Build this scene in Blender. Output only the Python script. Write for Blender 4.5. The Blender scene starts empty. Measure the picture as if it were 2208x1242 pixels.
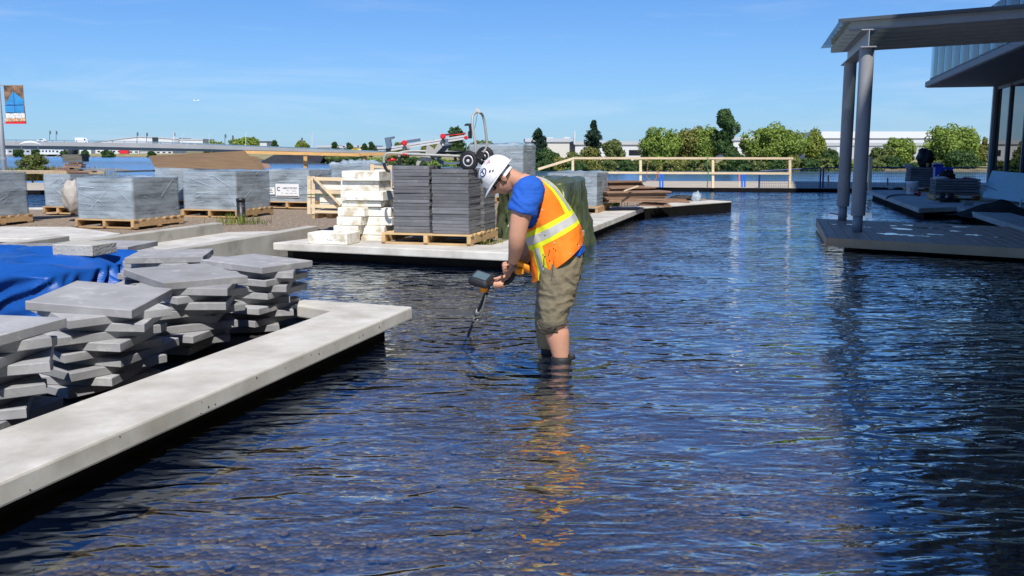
import bpy, bmesh, math, random
import numpy as np
from mathutils import Vector, Matrix, noise
R = math.radians
scene = bpy.context.scene
C = scene.collection
random.seed(7); rng = np.random.default_rng(7)

# ---------------------------------------------------------------- camera
FPX = 2000.0; HCAM = 1.5; HORIZ = 322.0
PITCH = math.atan((621 - HORIZ) / FPX)
cam_d = bpy.data.cameras.new('camera'); cam = bpy.data.objects.new('camera', cam_d); C.objects.link(cam)
cam_d.sensor_width = 36; cam_d.lens = 36 * FPX / 2208
cam_d.clip_start = 0.05; cam_d.clip_end = 30000
cam.location = (0, 0, HCAM); cam.rotation_euler = (math.pi / 2 - PITCH, 0, 0)
scene.camera = cam
# ---------------------------------------------------------------- world
SUN_EL, SUN_AZ = 52.0, 173.5       # azimuth clockwise from +Y
w = bpy.data.worlds.new('World'); scene.world = w; w.use_nodes = True
nt = w.node_tree; nt.nodes.clear(); L = nt.links.new
out = nt.nodes.new('ShaderNodeOutputWorld'); bg = nt.nodes.new('ShaderNodeBackground')
sky = nt.nodes.new('ShaderNodeTexSky'); sky.sky_type = 'NISHITA'; sky.sun_disc = False
sky.sun_elevation = R(SUN_EL); sky.sun_rotation = R(SUN_AZ); sky.altitude = 0; sky.air_density = 1.0; sky.dust_density = 0.1; sky.ozone_density = 2.5
hs = nt.nodes.new('ShaderNodeHueSaturation'); hs.inputs['Saturation'].default_value = 1.12; hs.inputs['Value'].default_value = 1.0
L(sky.outputs[0], hs.inputs['Color'])
# thin high haze and wisps, strongest low over the horizon
tc = nt.nodes.new('ShaderNodeTexCoord'); mp = nt.nodes.new('ShaderNodeMapping'); mp.inputs['Scale'].default_value = (1.6, 1.6, 14)
L(tc.outputs['Generated'], mp.inputs['Vector'])
nz = nt.nodes.new('ShaderNodeTexNoise'); nz.inputs['Scale'].default_value = 2.3; nz.inputs['Detail'].default_value = 7; nz.inputs['Roughness'].default_value = 0.62; nz.inputs['Distortion'].default_value = 0.6
L(mp.outputs[0], nz.inputs['Vector'])
rp = nt.nodes.new('ShaderNodeValToRGB'); rp.color_ramp.elements[0].position = 0.51; rp.color_ramp.elements[0].color = (0, 0, 0, 1); rp.color_ramp.elements[1].position = 0.82; rp.color_ramp.elements[1].color = (0.6, 0.6, 0.6, 1)
L(nz.outputs[0], rp.inputs[0])
sx = nt.nodes.new('ShaderNodeSeparateXYZ'); L(tc.outputs['Generated'], sx.inputs[0])
mr = nt.nodes.new('ShaderNodeMapRange'); mr.inputs['From Min'].default_value = 0.0; mr.inputs['From Max'].default_value = 0.22; mr.inputs['To Min'].default_value = 0.85; mr.inputs['To Max'].default_value = 0.03
L(sx.outputs['Z'], mr.inputs['Value'])
mu = nt.nodes.new('ShaderNodeMath'); mu.operation = 'MULTIPLY'; adh = nt.nodes.new('ShaderNodeMath'); adh.operation = 'ADD'; adh.inputs[0].default_value = 0.0; adh.inputs[1].default_value = 0.55; L(adh.outputs[0], mu.inputs[0]); L(mr.outputs[0], mu.inputs[1])
mx = nt.nodes.new('ShaderNodeMix'); mx.data_type = 'RGBA'; mx.inputs[7].default_value = (2.3, 3.5, 5.5, 1)
tint = nt.nodes.new('ShaderNodeMix'); tint.data_type = 'RGBA'; tint.blend_type = 'MULTIPLY'; tint.inputs[0].default_value = 1.0; tint.inputs[7].default_value = (0.29, 0.50, 0.80, 1)
L(hs.outputs[0], tint.inputs[6])
L(mu.outputs[0], mx.inputs[0]); L(tint.outputs[2], mx.inputs[6])
wm_ = nt.nodes.new('ShaderNodeMath'); wm_.operation = 'MULTIPLY'; L(rp.outputs[0], wm_.inputs[0]); L(mr.outputs[0], wm_.inputs[1])
wx = nt.nodes.new('ShaderNodeMix'); wx.data_type = 'RGBA'; wx.inputs[7].default_value = (4.4, 5.2, 6.3, 1); L(wm_.outputs[0], wx.inputs[0]); L(mx.outputs[2], wx.inputs[6])
L(wx.outputs[2], bg.inputs['Color']); bg.inputs['Strength'].default_value = 0.116
L(bg.outputs[0], out.inputs[0])
# ---------------------------------------------------------------- sun
sd = bpy.data.lights.new('sun', 'SUN'); sd.energy = 4.2; sd.angle = R(0.53); sd.color = (1.0, 0.955, 0.89)
so = bpy.data.objects.new('sun', sd); C.objects.link(so)
sdir = Vector((math.sin(R(SUN_AZ)) * math.cos(R(SUN_EL)), math.cos(R(SUN_AZ)) * math.cos(R(SUN_EL)), math.sin(R(SUN_EL))))
so.rotation_euler = sdir.to_track_quat('Z', 'Y').to_euler(); so.location = sdir * 60
vs = scene.view_settings; vs.view_transform = 'Standard'; vs.look = 'None'; vs.exposure = 0.45; vs.gamma = 1; vs.use_curve_mapping = False
scene.render.engine = 'CYCLES'
try:
    scene.cycles.max_bounces = 10; scene.cycles.transparent_max_bounces = 16
except Exception: pass

# ---------------------------------------------------------------- measuring helpers: sight line -> real point
cp, sp = math.cos(PITCH), math.sin(PITCH)
def ray(x, y):
    a = (x - 1104) / FPX; b = (621 - y) / FPX
    return Vector((a, cp + b * sp, -sp + b * cp))
def P(x, y, z):
    r = ray(x, y); t = (z - HCAM) / r.z; return Vector((r.x * t, r.y * t, z))
def D(x, y, d):
    r = ray(x, y); t = d / r.y; return Vector((r.x * t, d, HCAM + r.z * t))
def proj(v):
    x = v[0]; y = v[1] * cp - (v[2] - HCAM) * sp; z = v[1] * sp + (v[2] - HCAM) * cp
    return 1104 + FPX * x / y, 621 - FPX * z / y
GA = -R(16.0)                          # the site's building grid, turned from the view
U = Vector((math.sin(-GA), math.cos(GA), 0)); V = Vector((U.y, -U.x, 0))

# ---------------------------------------------------------------- materials
MATS = {}
def nd(t, kind): return t.nodes.new(kind)
def mat(name, col, rough=0.75, var=0.18, scale=6.0, bump=0.0, bscale=60.0, metal=0.0, spec=0.4, rv=0.0, col2=None, wear=None, stretch=None, detail=6, emit=None):
    if name in MATS: return MATS[name]
    m = bpy.data.materials.new(name); m.use_nodes = True; t = m.node_tree; lk = t.links.new
    b = t.nodes['Principled BSDF']; b.inputs['Roughness'].default_value = rough; b.inputs['Metallic'].default_value = metal
    b.inputs['Specular IOR Level'].default_value = spec
    tc = nd(t, 'ShaderNodeTexCoord'); vec = tc.outputs['Object']
    oi = nd(t, 'ShaderNodeObjectInfo')
    ad = nd(t, 'ShaderNodeVectorMath'); ad.operation = 'ADD'
    ml = nd(t, 'ShaderNodeMath'); ml.operation = 'MULTIPLY'; ml.inputs[1].default_value = 37.0
    lk(oi.outputs['Random'], ml.inputs[0]); lk(vec, ad.inputs[0]); lk(ml.outputs[0], ad.inputs[1]); vec = ad.outputs[0]
    if stretch:
        mpn = nd(t, 'ShaderNodeMapping'); mpn.inputs['Scale'].default_value = stretch; lk(vec, mpn.inputs['Vector']); vec = mpn.outputs[0]
    n = nd(t, 'ShaderNodeTexNoise'); n.inputs['Scale'].default_value = scale; n.inputs['Detail'].default_value = detail; n.inputs['Roughness'].default_value = 0.6
    lk(vec, n.inputs['Vector'])
    r = nd(t, 'ShaderNodeValToRGB'); r.color_ramp.elements[0].position = 0.32; r.color_ramp.elements[1].position = 0.68
    c1 = [max(0, c * (1 - var)) for c in col]; c2 = [min(1, c * (1 + var)) for c in (col2 or col)]
    r.color_ramp.elements[0].color = (*c1, 1); r.color_ramp.elements[1].color = (*c2, 1)
    lk(n.outputs[0], r.inputs[0]); c = r.outputs[0]
    if wear:                                          # (colour, scale, threshold, amount): stains with their own outline
        n2 = nd(t, 'ShaderNodeTexNoise'); n2.inputs['Scale'].default_value = wear[1]; n2.inputs['Detail'].default_value = 8; n2.inputs['Roughness'].default_value = 0.65
        lk(vec, n2.inputs['Vector'])
        r2 = nd(t, 'ShaderNodeValToRGB'); r2.color_ramp.elements[0].position = wear[2]; r2.color_ramp.elements[1].position = min(1, wear[2] + 0.12)
        r2.color_ramp.elements[0].color = (0, 0, 0, 1); r2.color_ramp.elements[1].color = (wear[3],) * 3 + (1,)
        lk(n2.outputs[0], r2.inputs[0])
        mxx = nd(t, 'ShaderNodeMix'); mxx.data_type = 'RGBA'; mxx.inputs[7].default_value = (*wear[0], 1)
        lk(r2.outputs[0], mxx.inputs[0]); lk(c, mxx.inputs[6]); c = mxx.outputs[2]
    if rv:
        hv = nd(t, 'ShaderNodeHueSaturation'); mrr = nd(t, 'ShaderNodeMapRange'); mrr.inputs['To Min'].default_value = 1 - rv; mrr.inputs['To Max'].default_value = 1 + rv
        lk(oi.outputs['Random'], mrr.inputs['Value']); lk(mrr.outputs[0], hv.inputs['Value']); lk(c, hv.inputs['Color']); c = hv.outputs[0]
    lk(c, b.inputs['Base Color'])
    if bump:
        n3 = nd(t, 'ShaderNodeTexNoise'); n3.inputs['Scale'].default_value = bscale; n3.inputs['Detail'].default_value = 5
        lk(vec, n3.inputs['Vector']); bp = nd(t, 'ShaderNodeBump'); bp.inputs['Strength'].default_value = bump; bp.inputs['Distance'].default_value = 0.02
        lk(n3.outputs[0], bp.inputs['Height']); lk(bp.outputs[0], b.inputs['Normal'])
    MATS[name] = m; return m
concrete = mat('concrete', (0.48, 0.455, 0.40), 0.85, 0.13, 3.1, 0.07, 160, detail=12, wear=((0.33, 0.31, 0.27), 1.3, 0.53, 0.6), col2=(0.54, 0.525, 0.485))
concrete_shade = mat('concrete_shaded', (0.40, 0.385, 0.34), 0.85, 0.13, 3, 0.12, 60, wear=((0.24, 0.225, 0.19), 2.2, 0.52, 0.6))  # darker copy of the concrete, shade of the kerb faces put into its colour
slab_grey = mat('slab_concrete', (0.295, 0.297, 0.305), 0.9, 0.16, 4.5, 0.13, 180, rv=0.2, detail=10, wear=((0.47, 0.47, 0.45), 7, 0.55, 0.7))
slab_dark = mat('slab_charcoal', (0.135, 0.138, 0.148), 0.9, 0.16, 5, 0.2, 110, rv=0.22, wear=((0.32, 0.32, 0.33), 7, 0.60, 0.5))
paver = mat('paver', (0.17, 0.185, 0.195), 0.85, 0.2, 9, 0.2, 60, rv=0.38)
limestone = mat('limestone', (0.80, 0.78, 0.70), 0.85, 0.06, 4, 0.3, 45, wear=((0.50, 0.42, 0.27), 6, 0.51, 0.85), rv=0.07)
black_wall = mat('black_wall_shade', (0.006, 0.006, 0.0065), 0.8, 0.3, 5, 0.1, 20, spec=0.1)  # near-black pond wall; the shade under the slabs is put into its colour
soil = mat('mulch', (0.20, 0.15, 0.105), 0.95, 0.45, 26, 0.9, 90, col2=(0.30, 0.235, 0.17))
soil_and_shade = mat('dark_soil_and_shade', (0.03, 0.026, 0.022), 0.95, 0.4, 30, 0.9, 70)  # soil of bed and heap; on the bay floor its darkness stands for shade
sand = mat('sand', (0.42, 0.37, 0.29), 0.95, 0.12, 1.2, 0.3, 20, wear=((0.28, 0.25, 0.19), 0.6, 0.55, 0.5))
pallet_wood = mat('pallet_wood', (0.46, 0.30, 0.15), 0.8, 0.22, 3, 0.2, 30, rv=0.2, stretch=(1, 8, 8))
pale_wood = mat('pale_timber', (0.64, 0.51, 0.34), 0.75, 0.15, 3, 0.15, 30, rv=0.1, stretch=(1, 9, 9))
orange_wood = mat('fresh_timber', (0.60, 0.35, 0.13), 0.7, 0.15, 3, 0.1, 30, rv=0.1, stretch=(1, 9, 9))
plywood = mat('plywood', (0.17, 0.11, 0.058), 0.8, 0.16, 2, 0.1, 20, stretch=(1, 5, 5), wear=((0.13, 0.085, 0.05), 2.0, 0.62, 0.7))
composite = mat('composite_board', (0.25, 0.155, 0.105), 0.7, 0.18, 5, 0.1, 40, rv=0.2)
deck_board_m = mat('deck_board_brown', (0.50, 0.31, 0.215), 0.55, 0.12, 3, 0.1, 40, rv=0.08, wear=((0.45, 0.37, 0.34), 3, 0.6, 0.4))
deck_fascia_m = mat('deck_fascia_tan', (0.60, 0.36, 0.19), 0.6, 0.1, 3)
steel_grey = mat('painted_steel', (0.30, 0.31, 0.325), 0.45, 0.06, 3, 0.03, 30)
steel_dark = mat('painted_steel_dark', (0.085, 0.095, 0.11), 0.45, 0.06, 3)
alu = mat('aluminium', (0.60, 0.60, 0.60), 0.4, 0.08, 9, metal=0.25)
tube_grey = mat('painted_tube', (0.36, 0.36, 0.34), 0.4, 0.06, 9)
black_rub = mat('black_rubber', (0.018, 0.018, 0.02), 0.6, 0.2, 20, 0.1, 90)
black_plastic = mat('black_plastic', (0.022, 0.023, 0.026), 0.42, 0.2, 10)
red_plastic = mat('red_plastic', (0.62, 0.02, 0.025), 0.4, 0.08, 10)
blue_plastic = mat('blue_plastic', (0.012, 0.05, 0.42), 0.45, 0.1, 6)
slate_blue = mat('slate_blue_metal', (0.10, 0.15, 0.22), 0.5, 0.1, 10)
white_plastic = mat('white_plastic', (0.72, 0.73, 0.74), 0.45, 0.05, 6)
white_paint = mat('white_paint', (0.78, 0.79, 0.80), 0.6, 0.04, 2)
pale_grey = mat('pale_grey_paint', (0.55, 0.57, 0.58), 0.6, 0.08, 1)
bark = mat('bark', (0.10, 0.075, 0.05), 0.9, 0.3, 8)
blue_tarp_m = mat('blue_tarp', (0.008, 0.078, 0.34), 0.36, 0.14, 5, 0.15, 300, wear=((0.55, 0.62, 0.72), 9, 0.71, 0.7))
green_tarp_m = mat('green_tarp', (0.072, 0.090, 0.042), 0.30, 0.2, 4, 0.5, 14)
foam_blue = mat('foam_board', (0.62, 0.84, 0.82), 0.8, 0.05, 3)
cream_text = mat('black_print', (0.03, 0.03, 0.035), 0.7, 0.1, 5)
fence_blue = mat('fence_blue', (0.012, 0.03, 0.16), 0.5, 0.1, 5)
def leaf_mat(name, col, col2):
    m = bpy.data.materials.new(name); m.use_nodes = True; t = m.node_tree; b = t.nodes['Principled BSDF']
    g = nd(t, 'ShaderNodeNewGeometry'); rr = nd(t, 'ShaderNodeValToRGB'); rr.color_ramp.elements[0].color = (*col, 1); rr.color_ramp.elements[1].color = (*col2, 1)
    t.links.new(g.outputs['Random Per Island'], rr.inputs[0]); t.links.new(rr.outputs[0], b.inputs['Base Color'])
    b.inputs['Roughness'].default_value = 0.7; b.inputs['Specular IOR Level'].default_value = 0.25
    tr = nd(t, 'ShaderNodeBsdfTranslucent'); t.links.new(rr.outputs[0], tr.inputs['Color'])
    mxs = nd(t, 'ShaderNodeMixShader'); mxs.inputs[0].default_value = 0.3
    o = t.nodes['Material Output']; t.links.new(b.outputs[0], mxs.inputs[1]); t.links.new(tr.outputs[0], mxs.inputs[2]); t.links.new(mxs.outputs[0], o.inputs[0])
    return m
leaf_mid = leaf_mat('leaf_willow', (0.12, 0.19, 0.03), (0.29, 0.37, 0.07))
leaf_dark = leaf_mat('leaf_dark', (0.03, 0.075, 0.022), (0.09, 0.15, 0.04))
leaf_conifer = leaf_mat('leaf_conifer', (0.010, 0.032, 0.018), (0.03, 0.062, 0.032))
leaf_lime = leaf_mat('leaf_lime', (0.15, 0.20, 0.03), (0.27, 0.31, 0.06))
leaf_olive = leaf_mat('leaf_olive', (0.13, 0.15, 0.035), (0.26, 0.26, 0.07))
leaf_brush = leaf_mat('leaf_brush', (0.08, 0.115, 0.03), (0.20, 0.235, 0.07))
grass_dry = leaf_mat('grass_dry', (0.20, 0.17, 0.05), (0.38, 0.31, 0.11))
def water_mat(name, tint, ior, layers, rings=None, body=None, rough=0.015, sky_blue=0.3):
    m = bpy.data.materials.new(name); m.use_nodes = True; t = m.node_tree; t.nodes.clear(); lk = t.links.new
    o = nd(t, 'ShaderNodeOutputMaterial'); tc = nd(t, 'ShaderNodeTexCoord'); prev = None
    for (scale, strength, stretch, dist, rot) in layers:
        mpn = nd(t, 'ShaderNodeMapping'); mpn.inputs['Scale'].default_value = (stretch[0], stretch[1], 1); mpn.inputs['Rotation'].default_value = (0, 0, rot)
        lk(tc.outputs['Object'], mpn.inputs['Vector'])
        n = nd(t, 'ShaderNodeTexNoise'); n.inputs['Scale'].default_value = scale; n.inputs['Detail'].default_value = 1.0; n.inputs['Roughness'].default_value = 0.4; n.inputs['Distortion'].default_value = 0.9; lk(mpn.outputs[0], n.inputs['Vector'])
        bp = nd(t, 'ShaderNodeBump'); bp.inputs['Strength'].default_value = strength; bp.inputs['Distance'].default_value = dist
        big = nd(t, 'ShaderNodeTexNoise'); big.inputs['Scale'].default_value = scale * .16; big.inputs['Detail'].default_value = 2; lk(tc.outputs['Object'], big.inputs['Vector'])
        bmr = nd(t, 'ShaderNodeMapRange'); bmr.inputs['From Min'].default_value = .35; bmr.inputs['From Max'].default_value = .65; bmr.inputs['To Min'].default_value = .35; bmr.inputs['To Max'].default_value = 1.35; lk(big.outputs[0], bmr.inputs['Value'])
        hm = nd(t, 'ShaderNodeMath'); hm.operation = 'MULTIPLY'; lk(n.outputs[0], hm.inputs[0]); lk(bmr.outputs[0], hm.inputs[1])
        lk(hm.outputs[0], bp.inputs['Height'])
        if prev: lk(prev, bp.inputs['Normal'])
        prev = bp.outputs[0]
    for (cx, cy, wl, decay, amp) in (rings or []):
        sb = nd(t, 'ShaderNodeVectorMath'); sb.operation = 'DISTANCE'; sb.inputs[1].default_value = (cx, cy, 0); lk(tc.outputs['Object'], sb.inputs[0])
        k = nd(t, 'ShaderNodeMath'); k.operation = 'MULTIPLY'; k.inputs[1].default_value = 2 * math.pi / wl; lk(sb.outputs['Value'], k.inputs[0])
        s = nd(t, 'ShaderNodeMath'); s.operation = 'SINE'; lk(k.outputs[0], s.inputs[0])
        mrr = nd(t, 'ShaderNodeMapRange'); mrr.interpolation_type = 'SMOOTHSTEP'; mrr.inputs['From Min'].default_value = 0.05; mrr.inputs['From Max'].default_value = decay; mrr.inputs['To Min'].default_value = 1; mrr.inputs['To Max'].default_value = 0; lk(sb.outputs['Value'], mrr.inputs['Value'])
        q = nd(t, 'ShaderNodeMath'); q.operation = 'MULTIPLY'; lk(s.outputs[0], q.inputs[0]); lk(mrr.outputs[0], q.inputs[1])
        bp = nd(t, 'ShaderNodeBump'); bp.inputs['Strength'].default_value = 1.0; bp.inputs['Distance'].default_value = amp; lk(q.outputs[0], bp.inputs['Height']); lk(prev, bp.inputs['Normal']); prev = bp.outputs[0]
    lw = nd(t, 'ShaderNodeLayerWeight'); lw.inputs['Blend'].default_value = 0.5; lk(prev, lw.inputs['Normal'])     # Schlick reflectance, the same from above and below
    pw = nd(t, 'ShaderNodeMath'); pw.operation = 'POWER'; pw.inputs[1].default_value = 3.7; lk(lw.outputs['Facing'], pw.inputs[0])
    fr = nd(t, 'ShaderNodeMath'); fr.operation = 'MULTIPLY_ADD'; fr.inputs[1].default_value = 1 - ior; fr.inputs[2].default_value = ior; lk(pw.outputs[0], fr.inputs[0])
    gl = nd(t, 'ShaderNodeBsdfGlossy'); gl.inputs['Roughness'].default_value = rough; gl.inputs['Color'].default_value = (0.84, 0.93, 1.0, 1); lk(prev, gl.inputs['Normal'])
    if body:
        trn = nd(t, 'ShaderNodeBsdfDiffuse'); trn.inputs['Color'].default_value = (*body, 1)  # diffuse blue mixed in to stand for the sky's reflection
        if tint:
            tp = nd(t, 'ShaderNodeBsdfTransparent'); tp.inputs['Color'].default_value = (*tint, 1); trm = nd(t, 'ShaderNodeMixShader'); trm.inputs[0].default_value = sky_blue
            lk(tp.outputs[0], trm.inputs[1]); lk(trn.outputs[0], trm.inputs[2]); trn = trm
    tr = trn
    mxs = nd(t, 'ShaderNodeMixShader'); lk(fr.outputs[0], mxs.inputs[0]); lk(tr.outputs[0], mxs.inputs[1]); lk(gl.outputs[0], mxs.inputs[2]); lk(mxs.outputs[0], o.inputs[0])
    return m
WZ = 0.14                              # water level of the pond
MAN = P(1205, 770, WZ); DET = P(1012, 718, WZ)
pond_m = water_mat('pond_water', (0.88, 0.84, 0.68), 0.185, [(0.9, 1.0, (0.8, 1.3), 0.040, 0.2), (4.6, 1.0, (0.6, 1.5), 0.029, -0.15), (9.5, 1.0, (0.65, 1.45), 0.010, 0.3)],
                   rings=[(MAN.x, MAN.y, 0.19, 1.4, 0.0055), (DET.x, DET.y, 0.14, 1.0, 0.004)], body=(0.01, 0.08, 0.32), sky_blue=0.05)
river_m = water_mat('river_water', None, 0.03, [(0.35, 1.0, (0.5, 1.6), 0.10, 0.1), (1.6, 1.0, (0.5, 1.5), 0.05, -0.1)], body=(0.03, 0.13, 0.25), rough=0.2)
def film_mat(name, white, alpha, rough=0.18, tint=(0.8, 0.86, 0.9)):
    m = bpy.data.materials.new(name); m.use_nodes = True; t = m.node_tree; t.nodes.clear(); lk = t.links.new
    o = nd(t, 'ShaderNodeOutputMaterial'); tc = nd(t, 'ShaderNodeTexCoord'); mpn = nd(t, 'ShaderNodeMapping'); mpn.inputs['Scale'].default_value = (0.8, 0.8, 3.2); lk(tc.outputs['Object'], mpn.inputs['Vector'])
    oi = nd(t, 'ShaderNodeObjectInfo'); mpn2 = nd(t, 'ShaderNodeVectorMath'); mpn2.operation = 'ADD'; ml = nd(t, 'ShaderNodeMath'); ml.operation = 'MULTIPLY'; ml.inputs[1].default_value = 50
    lk(oi.outputs['Random'], ml.inputs[0]); lk(mpn.outputs[0], mpn2.inputs[0]); lk(ml.outputs[0], mpn2.inputs[1])
    n = nd(t, 'ShaderNodeTexNoise'); n.inputs['Scale'].default_value = 2.4; n.inputs['Detail'].default_value = 6; n.inputs['Roughness'].default_value = 0.58; n.inputs['Distortion'].default_value = 0.4; lk(mpn2.outputs[0], n.inputs['Vector'])
    bp = nd(t, 'ShaderNodeBump'); bp.inputs['Strength'].default_value = 0.22; bp.inputs['Distance'].default_value = 0.02; lk(n.outputs[0], bp.inputs['Height'])
    d = nd(t, 'ShaderNodeBsdfDiffuse'); d.inputs['Color'].default_value = (white * .88, white * 1.02, white * 1.12, 1); lk(bp.outputs[0], d.inputs['Normal'])
    g = nd(t, 'ShaderNodeBsdfGlossy'); g.inputs['Roughness'].default_value = rough; lk(bp.outputs[0], g.inputs['Normal'])
    a = nd(t, 'ShaderNodeMixShader'); fr = nd(t, 'ShaderNodeFresnel'); fr.inputs['IOR'].default_value = 1.5; lk(bp.outputs[0], fr.inputs['Normal']); lk(fr.outputs[0], a.inputs[0]); lk(d.outputs[0], a.inputs[1]); lk(g.outputs[0], a.inputs[2])
    tr = nd(t, 'ShaderNodeBsdfTransparent'); tr.inputs['Color'].default_value = (*tint, 1)
    rr = nd(t, 'ShaderNodeMapRange'); rr.inputs['From Min'].default_value = 0.35; rr.inputs['From Max'].default_value = 0.72; rr.inputs['To Min'].default_value = alpha * 0.6; rr.inputs['To Max'].default_value = min(1, alpha * 1.6); lk(n.outputs[0], rr.inputs['Value'])
    b = nd(t, 'ShaderNodeMixShader'); lk(rr.outputs[0], b.inputs[0]); lk(tr.outputs[0], b.inputs[1]); lk(a.outputs[0], b.inputs[2]); lk(b.outputs[0], o.inputs[0])
    return m
wrap_m = film_mat('stretch_wrap', 0.84, 0.33, 0.12)
fold_glint_m = film_mat('wrap_fold_glint', 0.85, 0.42, 0.15)  # pale film strips that paint streak highlights onto the wrap
def glass_mat(name, tint, refl=1.5, diff=None, dfac=0.0, rough=0.0):
    m = bpy.data.materials.new(name); m.use_nodes = True; t = m.node_tree; t.nodes.clear(); lk = t.links.new
    o = nd(t, 'ShaderNodeOutputMaterial'); fr = nd(t, 'ShaderNodeFresnel'); fr.inputs['IOR'].default_value = refl
    g = nd(t, 'ShaderNodeBsdfGlossy'); g.inputs['Roughness'].default_value = rough; tr = nd(t, 'ShaderNodeBsdfTransparent'); tr.inputs['Color'].default_value = (*tint, 1)
    base = tr.outputs[0]
    if diff:
        d = nd(t, 'ShaderNodeBsdfDiffuse'); d.inputs['Color'].default_value = (*diff, 1); mm = nd(t, 'ShaderNodeMixShader'); mm.inputs[0].default_value = dfac; lk(base, mm.inputs[1]); lk(d.outputs[0], mm.inputs[2]); base = mm.outputs[0]
    a = nd(t, 'ShaderNodeMixShader'); lk(fr.outputs[0], a.inputs[0]); lk(base, a.inputs[1]); lk(g.outputs[0], a.inputs[2]); lk(a.outputs[0], o.inputs[0])
    return m
rail_glass = glass_mat('balustrade_glass', (0.70, 0.86, 0.92), 1.22)
roof_glass = glass_mat('canopy_glass', (0.70, 0.80, 0.76), 1.3, (0.62, 0.70, 0.62), 0.55)
wall_glass = glass_mat('window_glass', (0.10, 0.12, 0.14), 2.2)

# ---------------------------------------------------------------- mesh building
class MB:
    def __init__(s): s.v = []; s.f = []
    def add(s, vs, fs):
        o = len(s.v); s.v += [Vector(v) for v in vs]; s.f += [tuple(i + o for i in f) for f in fs]; return s
    def box(s, c, size, rz=0.0, ch=0.0, M=None):
        hx, hy, hz = size[0] / 2, size[1] / 2, size[2] / 2
        M2 = Matrix.Translation(Vector(c)) @ Matrix.Rotation(rz, 4, 'Z')
        if M is not None: M2 = M @ M2
        if ch <= 0:
            vs = [M2 @ Vector((a * hx, b * hy, e * hz)) for e in (-1, 1) for b in (-1, 1) for a in (-1, 1)]
            fs = [(0, 2, 3, 1), (4, 5, 7, 6), (0, 1, 5, 4), (1, 3, 7, 5), (3, 2, 6, 7), (2, 0, 4, 6)]
            return s.add(vs, fs)
        loops = [(-hz, ch), (-hz + ch, 0), (hz - ch, 0), (hz, ch)]; vs = []; fs = []
        for (z, i) in loops: vs += [M2 @ Vector((x, y, z)) for x, y in ((-hx + i, -hy + i), (hx - i, -hy + i), (hx - i, hy - i), (-hx + i, hy - i))]
        for k in range(3):
            for j in range(4): fs.append((k * 4 + j, k * 4 + (j + 1) % 4, k * 4 + 4 + (j + 1) % 4, k * 4 + 4 + j))
        fs += [(3, 2, 1, 0), (12, 13, 14, 15)]
        return s.add(vs, fs)
    def beam(s, a, b, wd, ht, up=(0, 0, 1)):
        a = Vector(a); b = Vector(b); d = (b - a); ln = d.length; d.normalize(); upv = Vector(up)
        if abs(d.dot(upv)) > 0.98: upv = Vector((0, 1, 0))
        sd_ = d.cross(upv).normalized(); u_ = sd_.cross(d).normalized()
        M = Matrix((d.to_4d(), sd_.to_4d(), u_.to_4d(), (0, 0, 0, 1))).transposed(); 
        for i in range(3): M[3][i] = 0
        M.translation = (a + b) / 2
        return s.box((0, 0, 0), (ln, wd, ht), M=M)
    def prism(s, poly, z0, z1):
        n = len(poly); ar = sum(poly[i][0] * poly[(i + 1) % n][1] - poly[(i + 1) % n][0] * poly[i][1] for i in range(n))
        if ar < 0: poly = poly[::-1]
        vs = [(p[0], p[1], z0) for p in poly] + [(p[0], p[1], z1) for p in poly]
        fs = [tuple(range(n))[::-1], tuple(range(n, 2 * n))] + [(i, (i + 1) % n, n + (i + 1) % n, n + i) for i in range(n)]
        return s.add(vs, fs)
    def slabpoly(s, pts, nrm):
        n = len(pts); nv = Vector(nrm); vs = [Vector(p) for p in pts] + [Vector(p) + nv for p in pts]
        fs = [tuple(range(n))[::-1], tuple(range(n, 2 * n))] + [(i, (i + 1) % n, n + (i + 1) % n, n + i) for i in range(n)]
        return s.add(vs, fs)
    def tube(s, pts, r, seg=8, caps=True, flat=1.0):
        pts = [Vector(p) for p in pts]; n = len(pts); rs = r if isinstance(r, (list, tuple)) else [r] * n
        t0 = (pts[1] - pts[0]).normalized(); ref = Vector((0, 0, 1)) if abs(t0.z) < 0.9 else Vector((1, 0, 0)); nn = t0.cross(ref).normalized(); vs = []; fs = []
        for i in range(n):
            t = (pts[min(i + 1, n - 1)] - pts[max(i - 1, 0)]).normalized(); nn = (nn - t * nn.dot(t)).normalized(); bb = t.cross(nn)
            for k in range(seg):
                a = 2 * math.pi * k / seg; vs.append(pts[i] + nn * (math.cos(a) * rs[i]) + bb * (math.sin(a) * rs[i] * flat))
        for i in range(n - 1):
            for k in range(seg): fs.append((i * seg + k, i * seg + (k + 1) % seg, (i + 1) * seg + (k + 1) % seg, (i + 1) * seg + k))
        if caps: fs += [tuple(range(seg))[::-1], tuple(range((n - 1) * seg, n * seg))]
        return s.add(vs, fs)
    def lathe(s, prof, c=(0, 0, 0), seg=20, M=None):
        vs = []; fs = []; n = len(prof); M = M or Matrix.Translation(Vector(c))
        for (r, z) in prof:
            for k in range(seg):
                a = 2 * math.pi * k / seg; vs.append(M @ Vector((r * math.cos(a), r * math.sin(a), z)))
        for i in range(n - 1):
            for k in range(seg): fs.append((i * seg + k, i * seg + (k + 1) % seg, (i + 1) * seg + (k + 1) % seg, (i + 1) * seg + k))
        fs += [tuple(range(seg))[::-1], tuple(range((n - 1) * seg, n * seg))]
        return s.add(vs, fs)
    def grid(s, fn, nu, nv, closed=False):
        vs = [fn(i / (nu if closed else nu - 1), j / (nv - 1)) for j in range(nv) for i in range(nu)]; fs = []
        for j in range(nv - 1):
            for i in range(nu if closed else nu - 1):
                k = (i + 1) % nu; fs.append((j * nu + i, j * nu + k, (j + 1) * nu + k, (j + 1) * nu + i))
        return s.add(vs, fs)
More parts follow.
